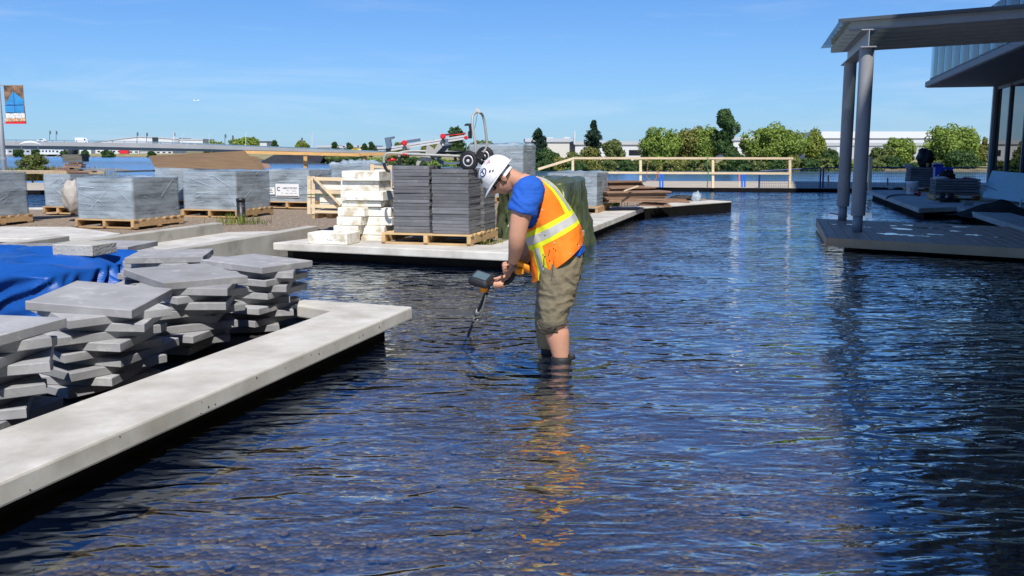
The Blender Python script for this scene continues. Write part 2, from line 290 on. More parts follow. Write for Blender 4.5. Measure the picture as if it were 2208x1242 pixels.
    def blob(s, c, rad, seg=12, rings=8, nz_=0.15, freq=3.0, seed=0, M=None):
        c = Vector(c); vs = []; fs = []
        for j in range(rings + 1):
            ph = math.pi * j / rings
            for i in range(seg):
                th = 2 * math.pi * i / seg; d = Vector((math.sin(ph) * math.cos(th), math.sin(ph) * math.sin(th), math.cos(ph)))
                k = 1 + nz_ * noise.noise(d * freq + Vector((seed * 7.3, seed, 0)))
                p_ = Vector((d.x * rad[0], d.y * rad[1], d.z * rad[2])) * k
                vs.append(c + (M @ p_ if M is not None else p_))
        for j in range(rings):
            for i in range(seg): fs.append((j * seg + i, (j + 1) * seg + i, (j + 1) * seg + (i + 1) % seg, j * seg + (i + 1) % seg))
        return s.add(vs, fs)
def new_mesh(name, mb, smooth=False):
    me = bpy.data.meshes.new(name); me.from_pydata([tuple(v) for v in mb.v], [], mb.f); me.update()
    bm = bmesh.new(); bm.from_mesh(me); bmesh.ops.recalc_face_normals(bm, faces=bm.faces); bm.to_mesh(me); bm.free()
    if smooth: me.polygons.foreach_set('use_smooth', [True] * len(me.polygons))
    return me
def pm(o): return Matrix.Translation(o.location) @ o.rotation_euler.to_matrix().to_4x4()
def wm(o): return (wm(o.parent) @ pm(o)) if o.parent else pm(o)
def tag(o, label=None, cat=None, group=None, kind=None):
    if label: o['label'] = label
    if cat: o['category'] = cat
    if group: o['group'] = group
    if kind: o['kind'] = kind
    return o
def thing(name, label, cat, loc, rz=0.0, group=None):
    o = bpy.data.objects.new(name, None); C.objects.link(o); o.empty_display_size = 0.1
    o.location = Vector(loc); o.rotation_euler = (0, 0, rz); return tag(o, label, cat, group)
def obj(name, mb, m, parent=None, smooth=False, local=False, loc=None, rz=0.0):
    """mb in world coordinates (local=True: in the parent's own)"""
    me = mb if isinstance(mb, bpy.types.Mesh) else None
    if me is None:
        if parent is not None and not local:
            inv = wm(parent).inverted(); mb.v = [inv @ v for v in mb.v]
        elif parent is None and not local and mb.v:
            lo = Vector([min(v[i] for v in mb.v) for i in range(3)]); hi = Vector([max(v[i] for v in mb.v) for i in range(3)])
            loc = Vector(((lo.x + hi.x) / 2, (lo.y + hi.y) / 2, lo.z)); mb.v = [v - loc for v in mb.v]
        me = new_mesh(name, mb, smooth)
    if m is not None and not me.materials: me.materials.append(m)
    o = bpy.data.objects.new(name, me); C.objects.link(o); o.parent = parent
    if loc is not None: o.location = loc
    o.rotation_euler = (0, 0, rz); return o
def struct(name, mb, m, smooth=False, label=None, kind='structure'):
    o = obj(name, mb, m, None, smooth); o['kind'] = kind
    if label: o['label'] = label
    return o
def baked(o):
    sc = bpy.data.scenes.get('bake') or bpy.data.scenes.new('bake'); sc.collection.objects.link(o); vl = sc.view_layers[0]; vl.update()
    me = bpy.data.meshes.new_from_object(o.evaluated_get(vl.depsgraph)); sc.collection.objects.unlink(o); bpy.data.objects.remove(o); return me
def text_part(name, body, size, M, m, parent, align='CENTER', extrude=0.0008):
    cu = bpy.data.curves.new('txt', 'FONT'); cu.body = body; cu.size = size; cu.align_x = align; cu.align_y = 'CENTER'; cu.extrude = extrude; cu.resolution_u = 3
    to = bpy.data.objects.new('txt', cu); me = baked(to); me.name = name; me.transform(wm(parent).inverted() @ M if parent else M); me.materials.clear(); me.materials.append(m)
    o = bpy.data.objects.new(name, me); C.objects.link(o); o.parent = parent; return o
def remeshed(name, mb, voxel, m, parent, smooth_it=4, subfac=0.5):
    me = new_mesh(name, mb); o = bpy.data.objects.new(name, me)
    md = o.modifiers.new('r', 'REMESH'); md.mode = 'VOXEL'; md.voxel_size = voxel; md.use_smooth_shade = True
    ms = o.modifiers.new('s', 'SMOOTH'); ms.iterations = smooth_it; ms.factor = subfac
    nm = baked(o); nm.name = name
    nm.materials.clear(); nm.materials.append(m); nm.polygons.foreach_set('use_smooth', [True] * len(nm.polygons))
    if parent is not None: nm.transform(wm(parent).inverted())
    no = bpy.data.objects.new(name, nm); C.objects.link(no); no.parent = parent; return no
ORD = ['topmost', 'second from top', 'third from top', 'fourth from top', 'fifth from top', 'sixth from top', 'seventh from top', 'eighth from top', 'ninth from top', 'tenth from top'] + \
      [o + ' from top' for o in ('eleventh', 'twelfth', 'thirteenth', 'fourteenth', 'fifteenth', 'sixteenth', 'seventeenth', 'eighteenth', 'nineteenth', 'twentieth', 'twenty-first', 'twenty-second', 'twenty-third')]

# ================================================================ SETTING
def bevel(o, wd=0.012, seg=2):
    md = o.modifiers.new('b', 'BEVEL'); md.width = wd; md.segments = seg; md.limit_method = 'ANGLE'; md.angle_limit = R(40); return o
# pond bed, water
bed_m = bpy.data.materials.new('pond_bed'); bed_m.use_nodes = True
def _bed():
    t = bed_m.node_tree; lk = t.links.new; b = t.nodes['Principled BSDF']; b.inputs['Roughness'].default_value = 0.8
    tc = nd(t, 'ShaderNodeTexCoord'); vo = nd(t, 'ShaderNodeTexVoronoi'); vo.inputs['Scale'].default_value = 34; lk(tc.outputs['Object'], vo.inputs['Vector'])
    hv = nd(t, 'ShaderNodeSeparateColor'); lk(vo.outputs['Color'], hv.inputs[0])
    rr = nd(t, 'ShaderNodeValToRGB'); rr.color_ramp.elements[0].color = (0.045, 0.036, 0.016, 1); rr.color_ramp.elements[1].color = (0.40, 0.31, 0.11, 1); e = rr.color_ramp.elements.new(0.92); e.color = (0.21, 0.165, 0.06, 1)
    lk(hv.outputs[0], rr.inputs[0])
    n = nd(t, 'ShaderNodeTexNoise'); n.inputs['Scale'].default_value = 1.3; n.inputs['Detail'].default_value = 6; lk(tc.outputs['Object'], n.inputs['Vector'])
    mxx = nd(t, 'ShaderNodeMix'); mxx.data_type = 'RGBA'; mxx.inputs[7].default_value = (0.05, 0.042, 0.025, 1); mrr = nd(t, 'ShaderNodeMapRange'); mrr.inputs['From Min'].default_value = 0.42; mrr.inputs['From Max'].default_value = 0.64; mrr.inputs['To Max'].default_value = 0.8; lk(n.outputs[0], mrr.inputs['Value'])
    lk(mrr.outputs[0], mxx.inputs[0]); lk(rr.outputs[0], mxx.inputs[6]); lk(mxx.outputs[2], b.inputs['Base Color'])
    bp = nd(t, 'ShaderNodeBump'); bp.inputs['Strength'].default_value = 0.9; bp.inputs['Distance'].default_value = 0.03; bp.invert = True; lk(vo.outputs['Distance'], bp.inputs['Height']); lk(bp.outputs[0], b.inputs['Normal'])
_bed()
struct('pond_bed', MB().grid(lambda a, b: Vector((-18 + 36 * a, -6 + 40.5 * b, -0.13 + 0.03 * noise.noise(Vector((a * 40, b * 40, 0))))), 60, 60), bed_m, True)
# loose cobbles on the near bed
mb = MB(); rc = random.Random(3)
for k in range(700):
    x = rc.uniform(-2.0, 3.2); y = rc.uniform(2.2, 9); s = rc.uniform(0.008, 0.024)
    mb.blob((x, y, -0.118), (s * rc.uniform(.8, 1.5), s * rc.uniform(.7, 1.2), s * .55), 6, 4, 0.3, 2, k, M=Matrix.Rotation(rc.uniform(0, 3), 3, 'Z'))
cob_m = mat('cobble', (0.12, 0.095, 0.045), 0.7, 0.4, 8, 0.2, 60, col2=(0.14, 0.11, 0.06))
struct('pond_cobbles', mb, cob_m, True, kind='stuff')
struct('pond_water', MB().add([(-18, -6, 0), (18, -6, 0), (18, 35, 0), (-18, 35, 0)], [(0, 1, 2, 3)]), pond_m)
bpy.data.objects['pond_water'].location = (0, 0, WZ)
bpy.data.objects['pond_water'].data.transform(Matrix.Translation((0, 14.5, 0)))

def walk(name, poly, z1=0.35, th=0.095, inset=0.16, base=-0.4, m=concrete, wall=True, edges=None):
    """concrete slab over a recessed dark pond wall"""
    o = struct(name, MB().prism([(p[0], p[1]) for p in poly], z1 - th, z1), m); bevel(o)
    if wall:
        cx = sum(p[0] for p in poly) / len(poly); cy = sum(p[1] for p in poly) / len(poly)
        n = len(poly); q = []
        ar = sum(poly[i][0] * poly[(i + 1) % n][1] - poly[(i + 1) % n][0] * poly[i][1] for i in range(n)); sgn = 1 if ar > 0 else -1
        for i in range(n):
            a = Vector(poly[i - 1][:2]); b = Vector(poly[i][:2]); c_ = Vector(poly[(i + 1) % n][:2])
            e1 = (b - a).normalized(); e2 = (c_ - b).normalized(); n1 = Vector((-e1.y, e1.x)) * sgn; n2 = Vector((-e2.y, e2.x)) * sgn
            bs = (n1 + n2); bs = bs / max(0.35, bs.dot(n1)) if bs.length > 1e-4 else n1
            q.append((b.x + bs.x * inset, b.y + bs.y * inset))
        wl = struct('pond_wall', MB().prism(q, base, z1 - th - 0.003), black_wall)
    return o
# --- near L-shaped walkway
O1 = P(889, 661, 0.35); O0 = O1 - U * 9.0
WID = 0.50
poly = [O0, O1, P(640, 644.5, .35), P(640, 657.5, .35), P(716, 669, .35), O0 - V * WID]
walk('walkway', [(p.x, p.y) for p in poly])
# floor of the sunken bay inside it
pit = [O0 - V * (WID - .2), O1 - V * (WID - .2) + U * .1, O1 - V * 1.1 + U * .15, O1 - V * 1.1 + U * .75, O1 - V * 6.0 + U * 1.6, O0 - V * 6.0]
struct('sunken_bay_floor', MB().prism([(p.x, p.y) for p in pit], -0.4, 0.165), soil_and_shade)  # deep shade of the bay put into the floor's dark colour
# bolt holes and form marks along the walkway face
near_walk = C.objects['walkway']; rb = random.Random(8); mark_m = mat('form_mark', (0.05, 0.045, 0.04), 0.9)
for k in range(18):
    q = O1 - U * rb.uniform(.1, 5.2) + V * .0006; q.z = .35 - (rb.uniform(.022, .03) if rb.random() < .4 else rb.uniform(.02, .085)); rr_ = rb.choice((.003, .004, .005, .007))
    Mx = Matrix.Translation(q) @ Matrix.Rotation(GA, 4, 'Z') @ Matrix.Rotation(R(90), 4, 'Y')
    obj('form_mark', MB().lathe([(rr_, -.002), (rr_ * .8, .0012)], seg=7, M=Mx), mark_m, near_walk)
# --- kerb walls and ramp
def wallseg(name, a, b, wd, z0, z1, m, side=-1):
    a = Vector(a); b = Vector(b); d = (b - a); d.z = 0; d.normalize(); n = Vector((d.y, -d.x, 0)) * side
    q = [(a.x, a.y), (b.x, b.y), (b.x + n.x * wd, b.y + n.y * wd), (a.x + n.x * wd, a.y + n.y * wd)]
    o = obj(name, MB().prism(q, z0, z1), m); bevel(o, 0.01); return o
w2a = P(290, 556, 0.45); w2b = P(686, 487, 0.45)
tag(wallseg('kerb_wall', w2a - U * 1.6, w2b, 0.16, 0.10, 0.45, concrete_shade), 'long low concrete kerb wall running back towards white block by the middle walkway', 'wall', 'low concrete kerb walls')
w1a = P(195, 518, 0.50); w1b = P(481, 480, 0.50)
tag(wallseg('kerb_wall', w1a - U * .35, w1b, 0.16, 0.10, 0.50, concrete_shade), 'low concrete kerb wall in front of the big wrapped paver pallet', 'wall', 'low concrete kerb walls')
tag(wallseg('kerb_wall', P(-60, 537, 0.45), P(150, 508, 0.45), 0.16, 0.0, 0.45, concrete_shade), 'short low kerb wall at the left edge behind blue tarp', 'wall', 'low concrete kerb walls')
ra = [w2a - U * 1.6 - V * .05, w2b - V * .05, w2b + U * .35 - V * .2, w1b + U * .1, w1a - U * .3, w1a - U * 1.6]
struct('ramp', MB().prism([(p.x, p.y) for p in ra], 0.05, 0.36), concrete)
# under-wall dark face of long kerb wall is the pond wall, shade put into its black colour
wp = [w2a - U * 1.6 - V * .06, w2b + U * .1 - V * .06, w2b + U * .1 - V * .5, w2a - U * 1.6 - V * .5]
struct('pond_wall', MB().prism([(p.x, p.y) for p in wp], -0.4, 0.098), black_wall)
s1 = [P(-80, 488, .38), P(150, 489, .38), P(260, 503, .38), P(180, 517, .38), P(-80, 511, .38)]
walk('walkway', [(p.x, p.y) for p in s1], 0.38, 0.06, 0.1)
# --- middle walkway / island
M0 = P(588, 523, .35); K = Vector((0.13, 10.30, .35)); e = (K - M0).normalized(); ne = Vector((-e.y, e.x, 0))
mw = [M0, K, K + U * .75, M0 + ne * .62 + e * .1]
walk('walkway', [(p.x, p.y) for p in mw])
W2f = P(1388, 447, .35)
w2 = [K + U * .75 + V * .0, W2f, W2f - V * .62, K + U * .75 - V * .62]
walk('walkway', [(p.x, p.y) for p in [K + U * .76, W2f, W2f - V * .62, K + U * .76 - V * .62]])
dk0 = W2f + U * .05; dk1 = P(1577, 433, .35)
ed = (dk1 - dk0).normalized(); nd_ = Vector((-ed.y, ed.x, 0))
struct('pond_wall', MB().prism([(p.x, p.y) for p in [dk0, dk1, dk1 + nd_ * .5, dk0 + nd_ * .5]], -0.4, 0.31), black_wall)
bevel(struct('walkway', MB().prism([(p.x, p.y) for p in [dk0 - nd_ * .01, dk1 - nd_ * .01, dk1 + nd_ * .55, dk0 + nd_ * .55 - ed * .5]], 0.313, 0.345), concrete))
isl = [(M0.x - .9, M0.y + 1.0), (M0.x + .3, M0.y + .35), ((K - V * .4 + U * .5).x, (K - V * .4 + U * .5).y), ((W2f - V * .4).x, (W2f - V * .4).y), (dk1.x - .2, dk1.y + .3), (dk1.x - .3, dk1.y + 1.6), (1.0, 22.6), (-6, 19.6), (-9.2, 18.3), (-15, 17.0), (-15, 13.0), (-6.0, 12.9), (w1b.x - .4, w1b.y - .4), (w1b.x + .1, w1b.y + .2), (w2b.x - .1, w2b.y)]
def soil_top(poly, z, amp):
    bm = bmesh.new(); vs = [bm.verts.new((p[0], p[1], z)) for p in poly]; f = bm.faces.new(vs)
    bmesh.ops.triangulate(bm, faces=bm.faces[:])
    for _ in range(5): bmesh.ops.subdivide_edges(bm, edges=bm.edges[:], cuts=1, use_grid_fill=True)
    for v in bm.verts:
        v.co.z += amp * (noise.noise(v.co * 1.3) + .5 * noise.noise(v.co * 4.1))
    m = MB(); m.v = [v.co.copy() for v in bm.verts]; bm.verts.index_update(); m.f = [tuple(v.index for v in f.verts) for f in bm.faces]; bm.free(); return m
struct('mulch_bed', soil_top(isl, 0.315, 0.022), soil, True)
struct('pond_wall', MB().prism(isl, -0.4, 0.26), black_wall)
fe = [(-9.4, 18.45), (-9.2, 18.2), (-6, 19.5), (-6.1, 19.75)]
walk('walkway', [(-13, 17.45), (-13, 17.15), (-6, 19.35), (-6.1, 19.75)], 0.352, 0.09, 0.08)
# --- far pond edge, gravel path, bank to the river
farE = [(-20, 28.0), (-12, 28.9), (2.0, 31.2), (8.0, 30.3), (14.6, 29.2), (24, 27.5)]
for a, b in zip(farE[:-1], farE[1:]):
    pass
mb = MB(); n = len(farE)
mb.prism([(x, y) for x, y in farE] + [(x, y + .35) for x, y in farE[::-1]], -0.4, 0.245)
struct('pond_wall', mb, black_wall)
mb = MB(); rows = [(0.36, .20), (3, .21), (7.5, .22), (9.5, -.02), (22, -2.4), (30, -4.4)]
for j, (dy, z) in enumerate(rows):
    for i in range(81):
        t = i / 80; x = -120 + 240 * t
        xs = [p[0] for p in farE]; ys = [p[1] for p in farE]; y = float(np.interp(x, xs, ys)) + dy
        mb.v.append(Vector((x, y, z + 0.04 * noise.noise(Vector((x * .8, y * .8, 0))))))
for j in range(len(rows) - 1):
    for i in range(80): mb.f.append((j * 81 + i, j * 81 + i + 1, (j + 1) * 81 + i + 1, (j + 1) * 81 + i))
struct('gravel_path', mb, sand, True)
struct('ground', MB().add([(-3000, -400, -4.6), (3000, -400, -4.6), (3000, 6000, -4.6), (-3000, 6000, -4.6)], [(0, 1, 2, 3)]), sand)
# land under the site, left and right of the pond
struct('ground_beside_pond', MB().add([(-120, -60, .18), (-17.9, -60, .18), (-17.9, 28.2, .18), (-120, 28.2, .18)], [(0, 1, 2, 3)]), sand)
RZ = -3.7
struct('river', MB().add([(-2500, 45, RZ), (2500, 45, RZ), (2500, 1500, RZ), (-2500, 1500, RZ)], [(0, 1, 2, 3)]), river_m)
bank_px = [(-900, 335), (-300, 335), (0, 336), (300, 339), (520, 341), (585, 349), (700, 352), (820, 354), (1000, 359), (1150, 364), (1300, 367), (1500, 368), (1800, 368), (2208, 371), (2700, 374), (3600, 378)]
BX = []
for i in range(161):
    x = -900 + 4500 * i / 160; y = float(np.interp(x, [p[0] for p in bank_px], [p[1] for p in bank_px])); b = P(x, y, RZ); BX.append((x, b))
def bank_at(px, back=0.0, z=None):
    x = [b[0] for b in BX]; p0 = P(px, float(np.interp(px, [p[0] for p in bank_px], [p[1] for p in bank_px])), RZ)
    s = (p0.length + back) / p0.length; q = Vector((p0.x * s, p0.y * s, 0))
    q.z = float(np.interp(back, [-2, 0, 5, 14, 40, 4000], [RZ - 1, RZ, -2.9, -2.0, -1.6, -1.6])) if z is None else z; return q
mb = MB(); offs = [-2, 0, 5, 14, 40, 200, 900, 4000]
for j, of in enumerate(offs):
    for i, (x, b) in enumerate(BX):
        q = bank_at(x, of); q.z += (0.25 * noise.noise(Vector((q.x * .15, q.y * .15, 0))) if 0 < of < 50 else 0); mb.v.append(q)
nb = len(BX)
for j in range(len(offs) - 1):
    for i in range(nb - 1): mb.f.append((j * nb + i, j * nb + i + 1, (j + 1) * nb + i + 1, (j + 1) * nb + i))
bank_m = mat('grassy_bank', (0.20, 0.19, 0.07), 0.95, 0.25, 0.25, 0.4, 2, col2=(0.30, 0.26, 0.13))
struct('far_bank', mb, bank_m, True)
# a strip of stones and mud by the water
mud = mat('mud', (0.16, 0.13, 0.085), 0.9, 0.3, 0.4, 0.3, 3)
mb = MB()
for j, of in enumerate((-1.5, 1.6)):
    for i, (x, b) in enumerate(BX):
        q = bank_at(x, of); q.z = RZ + (-.5 if j == 0 else .55); mb.v.append(q)
for i in range(nb - 1): mb.f.append((i, i + 1, nb + i + 1, nb + i))
struct('muddy_shore', mb, mud, True)

# ================================================================ BUILDING, PERGOLA, DECK (right)
# brown deck
DF = P(1786, 513, 0.30); JD = Vector((math.cos(R(-36)), math.sin(R(-36)), 0))
deck = thing('timber_deck', 'brown plank deck with wet patches under the grey pergola', 'deck', (DF.x, DF.y, 0.0))
bw = 0.150; nb_ = 25
for i in range(nb_):
    s0 = i * bw + 0.004; s1 = (i + 1) * bw - 0.004
    q = [DF + JD * s0, DF + JD * s1, DF + JD * s1 + U * (3.75 + .0 * i), DF + JD * s0 + U * 3.75]
    bevel(obj('plank', MB().prism([(p.x, p.y) for p in q], 0.262, 0.30), deck_board_m, deck), 0.004, 1)
nF = Vector((JD.y, -JD.x, 0)) * 1
fa = [DF - V * .02 + nF * .004, DF + JD * 3.75 + nF * .004, DF + JD * 3.75 + nF * .03, DF - V * .02 + nF * .03]
obj('fascia_board', MB().prism([(p.x, p.y) for p in fa], 0.185, 0.303), deck_fascia_m, deck)
fb = [DF - V * .004, DF + U * 3.75 - V * .004, DF + U * 3.75 - V * .03, DF - V * .03]
obj('fascia_board', MB().prism([(p.x, p.y) for p in fb], 0.185, 0.303), deck_board_m, deck)
sb = [DF + JD * .45 + U * .22, DF + JD * 3.75 + U * .12, DF + JD * 3.75 + U * 3.5, DF + JD * .45 + U * 3.5]
obj('support_wall', MB().prism([(p.x, p.y) for p in sb], -0.4, 0.258), black_wall, deck)  # its black colour carries the shade below the deck
# puddles on the deck
pud_m = mat('puddle', (0.055, 0.05, 0.05), 0.06, 0.1, 4, spec=1.0)
rp_ = random.Random(11)
for i, (px, py, r1) in enumerate([(1925, 505, .16), (1945, 494, .14), (1975, 508, .17), (2000, 492, .15), (2020, 506, .12), (2065, 489, .14), (2050, 498, .10), (1960, 486, .09), (1925, 487, .06), (1830, 484, .07), (1870, 490, .06), (1800, 484, .04), (2100, 507, .08), (2150, 512, .07)]):
    c0 = P(px, py, 0.3); poly = []
    for k in range(22):
        a = 2 * math.pi * k / 22; rr = r1 * (0.75 + 0.75 * noise.noise(Vector((math.cos(a) * 1.7 + i * 3, math.sin(a) * 1.7, i))) + .25 * noise.noise(Vector((math.cos(a) * 5 + i * 3, math.sin(a) * 5, i))))
        poly.append((c0.x + JD.x * rr * 1.5 * math.cos(a) + U.x * rr * math.sin(a) * 1.1, c0.y + JD.y * rr * 1.5 * math.cos(a) + U.y * rr * math.sin(a) * 1.1))
    o = struct('puddle', MB().prism(poly, 0.3005, 0.3025), pud_m, kind='stuff')
# right concrete walkway
rw = [P(1868, 409, .35), P(1981, 449, .35), P(2062, 446, .35), P(2225, 496, .35) - U * 3, P(2225, 496, .35) - U * 3 + V * 1.2]
rwx = [rw[0], rw[1], rw[2], rw[3], rw[3] + V * .6, rw[2] + V * .6 + U * .3, rw[2] + V * 5.5 + U * 1.5, rw[0] + V * 5.5]
walk('walkway', [(p.x, p.y) for p in [rw[0], rw[1], rw[2], rw[2] + V * 1.0 + U * .6, rw[2] + V * 5.5 + U * .6, rw[0] + V * 5.5]])
walk('walkway', [(p.x, p.y) for p in [rw[2] - U * .02, rw[3], rw[3] + V * .62, rw[2] + V * .62 - U * .02 ]])
struct('planting_bed', MB().prism([(p.x, p.y) for p in [rw[2] + V * .64 + U * .5, rw[3] + V * .64, rw[3] + V * 4, rw[2] + V * 5 + U * .55]], -.4, 0.27), soil_and_shade)
# pergola
pg0 = P(1848, 500, 0.30); pg = thing('pergola', 'dark grey steel pergola with two round columns and glass roof over deck', 'pergola', (pg0.x, pg0.y, 0.30))
cols = [P(1848, 500, .30), P(1816, 475, .30)]
BZ = 2.925                                     # underside of the I-beam
for c_ in cols:
    cl = obj('column', MB().lathe([(0.099, 0.24), (0.101, 0.245), (0.101, BZ - .30)], c_, 28), steel_grey, pg, True)
    md = cl.modifiers.new('e', 'EDGE_SPLIT'); md.split_angle = R(40)
    obj('column_base', MB().lathe([(0.071, 0.0), (0.071, 0.26)], c_, 24), steel_grey, pg, True)
bd = (cols[1] - cols[0]); bd.z = 0; bd.normalize(); bside = Vector((bd.y, -bd.x, 0))
b0 = cols[0] - bd * .17; b1 = cols[1] + bd * .55
def bz(p, z): return Vector((p.x, p.y, z))
mb = MB(); mb.beam(bz(b0, BZ + .008), bz(b1, BZ + .008), .21, .016); mb.beam(bz(b0, BZ + .244), bz(b1, BZ + .244), .21, .016); mb.beam(bz(b0, BZ + .126), bz(b1, BZ + .126), .012, .218)
ib = obj('beam', mb, steel_grey, pg)
JZ = BZ + .2525
ibx = [p for p in ()]
for i in range(7):
    c0 = b0 + bd * (0.10 + i * .52) - JD * (.27)
    mb = MB(); mb.beam(bz(c0, JZ + .045), bz(c0 + JD * 9.5, JZ + .045), .075, .09)
    obj('joist', mb, steel_grey, pg)
    mb = MB(); mb.beam(bz(c0 + JD * .02, JZ + .106), bz(c0 + JD * 9.5, JZ + .106), .05, .03)
    obj('glazing_bar', mb, pale_grey if i == 99 else steel_grey, pg)
g0 = b0 + bd * (-.02) - JD * .44; g1 = b0 + bd * 3.6 - JD * .44
q = [g0, g0 + JD * 9.6, g1 + JD * 9.6, g1]
for k in range(6):
    a0 = g0 + JD * (1.6 * k + .004); a1 = g0 + JD * (1.6 * (k + 1) - .004)
    obj('glass_pane', MB().prism([(p.x, p.y) for p in [a0, a1, a1 + bd * 3.62, a0 + bd * 3.62]], JZ + .122, JZ + .134), roof_glass, pg)
mb = MB(); mb.beam(bz(g0 - bd * .02 + JD * .0, JZ + .14), bz(g0 - bd * .02 + JD * 9.6, JZ + .14), .03, .045); obj('edge_trim', mb, steel_dark, pg)

# building with cantilevered balcony
CR = Vector((15.0, 29.3, 0)); bl = thing('waterfront_building', 'dark modern glass building with cantilevered balcony at the right edge', 'building', (CR.x, CR.y, 0.0))
LEN, DEP, HT = 60.0, 16.0, 12.9
def bpt(a, b, z): p = CR - U * a + V * b; return Vector((p.x, p.y, z))   # a: towards the camera, b: away from the pond
def bbox(a0, a1, b0, b1, z0, z1):
    return MB().prism([tuple(bpt(a, b, 0)[:2]) for a, b in ((a0, b0), (a1, b0), (a1, b1), (a0, b1))], z0, z1)
SZ = 3.42; OV = 2.05
slab_m = mat('balcony_fascia', (0.115, 0.125, 0.155), 0.5, 0.05, 2)
soffit_m = mat('soffit_boards', (0.085, 0.085, 0.09), 0.7, 0.15, 3, stretch=(1, 6, 1))
obj('core_wall', bbox(1.2, LEN, 1.6, DEP, 0.2, HT - .4), slab_m, bl)
for k, z in enumerate((SZ, SZ + 3.6)):
    fl = bevel(obj('balcony_slab', bbox(-.1, LEN, -OV, .9 if k else 3.5, z + .012, z + .19), slab_m, bl), .03, 2)
    obj('soffit', bbox(-.06, LEN, -OV + .05, 1.5, z, z + .011), soffit_m, fl)
    if k > 1: continue
    # glass balustrade along the edge and round the end
    br = obj('balustrade', bbox(.12, 34, -OV + .10, -OV + .13, z + .24, z + .275), steel_dark, bl)
    for i in range(27):
        obj('glass_pane', bbox(.14 + i * 1.25, .14 + (i + 1) * 1.25 - .03, -OV + .105, -OV + .12, z + .276, z + 1.25), rail_glass, br)
        obj('clamp', bbox(.45 + i * 1.25, .57 + i * 1.25, -OV + .085, -OV + .145, z + .19, z + .24), steel_dark, br)
        obj('clamp', bbox(1.0 + i * 1.25, 1.06 + i * 1.25, -OV + .085, -OV + .145, z + .19, z + .24), steel_dark, br)
    be = obj('balustrade', bbox(.02, .05, -OV + .13, 1.4, z + .24, z + .275), steel_dark, bl)
    for i in range(3):
        obj('glass_pane', bbox(.03, .045, -OV + .14 + i * 1.1, -OV + .14 + (i + 1) * 1.1 - .03, z + .276, z + 1.25), rail_glass, be)
obj('roof', bbox(-.1, LEN, -OV, DEP, HT - .4, HT), slab_m, bl)
for k, z in enumerate((0.3, SZ + .19, SZ + 3.79)):
    top = (SZ, SZ + 3.6, HT - .4)[k]
    lo = z + .0
    nwin = 14 if k == 0 else 10
    for i in range(nwin):
        a0 = i * 1.9 if k == 0 else i * 5.2
        wdt = 1.9 if k == 0 else 5.2
        f = obj('window', bbox(a0 + .0, a0 + .10, -.03, .12, lo + .002, top - .002), steel_dark, bl)
        obj('pane', bbox(a0 + .10, a0 + wdt, .03, .045, lo + .1, top - .1), wall_glass, f)
        obj('frame', bbox(a0 + .10, a0 + wdt, -.01, .10, top - .1, top - .002), steel_dark, f)
        obj('frame', bbox(a0 + .10, a0 + wdt, -.01, .10, lo + .002, lo + .1), steel_dark, f)
    if k == 0:
        for i in range(4):
            obj('pane', bbox(-.02, -.005, .14 + i * 1.7, .14 + (i + 1) * 1.7 - .1, lo + .1, top - .1), wall_glass, bl)
            obj('mullion', bbox(-.06, .04, .14 + (i + 1) * 1.7 - .098, .14 + (i + 1) * 1.7 - .002, lo + .002, top - .002), steel_grey, bl)
        obj('corner_post', bbox(-.08, .08, -.09, .13, lo, top - .002), steel_grey, bl)
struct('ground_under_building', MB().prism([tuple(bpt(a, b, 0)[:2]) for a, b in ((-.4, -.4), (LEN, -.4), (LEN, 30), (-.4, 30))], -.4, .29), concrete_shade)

# ================================================================ PALLETS AND STACKS
def make_pallet(center, W, Lr, label, rz=GA, group='wooden pallets on the mulch', m=pallet_wood, h=0.135):
    t = thing('pallet', label, 'pallet', center, rz, group)
    for i in range(3):
        x = (-1 + i) * (W / 2 - .03)
        obj('stringer', MB().box((x, 0, .022 + (h - .044) / 2), (.05, Lr, h - .044)), m, t, local=True)
    n = max(5, int(Lr / .155)); 
    for i in range(n):
        y = -Lr / 2 + .05 + (Lr - .10) * i / (n - 1)
        obj('deck_board', MB().box((random.uniform(-.008, .008), y, h - .0105), (W, .092, .021), random.uniform(-.01, .01)), m, t, local=True)
    for i in range(3):
        obj('bottom_board', MB().box((0, (-1 + i) * (Lr / 2 - .06), .0105), (W, .09, .021)), m, t, local=True)
    return t
layer_cache = {}
def paver_layer(W, Lr, th, nx, ny, m):
    k = (round(W, 3), round(Lr, 3), round(th, 3), nx, ny, m.name)
    if k not in layer_cache:
        mb = MB()
        for i in range(nx):
            for j in range(ny):
                mb.box((-W / 2 + W * (i + .5) / nx, -Lr / 2 + Lr * (j + .5) / ny, th / 2), (W / nx - .008, Lr / ny - .008, th - .012), 0, .004)
        layer_cache[k] = new_mesh('paver_layer', mb); layer_cache[k].materials.append(m)
    return layer_cache[k]
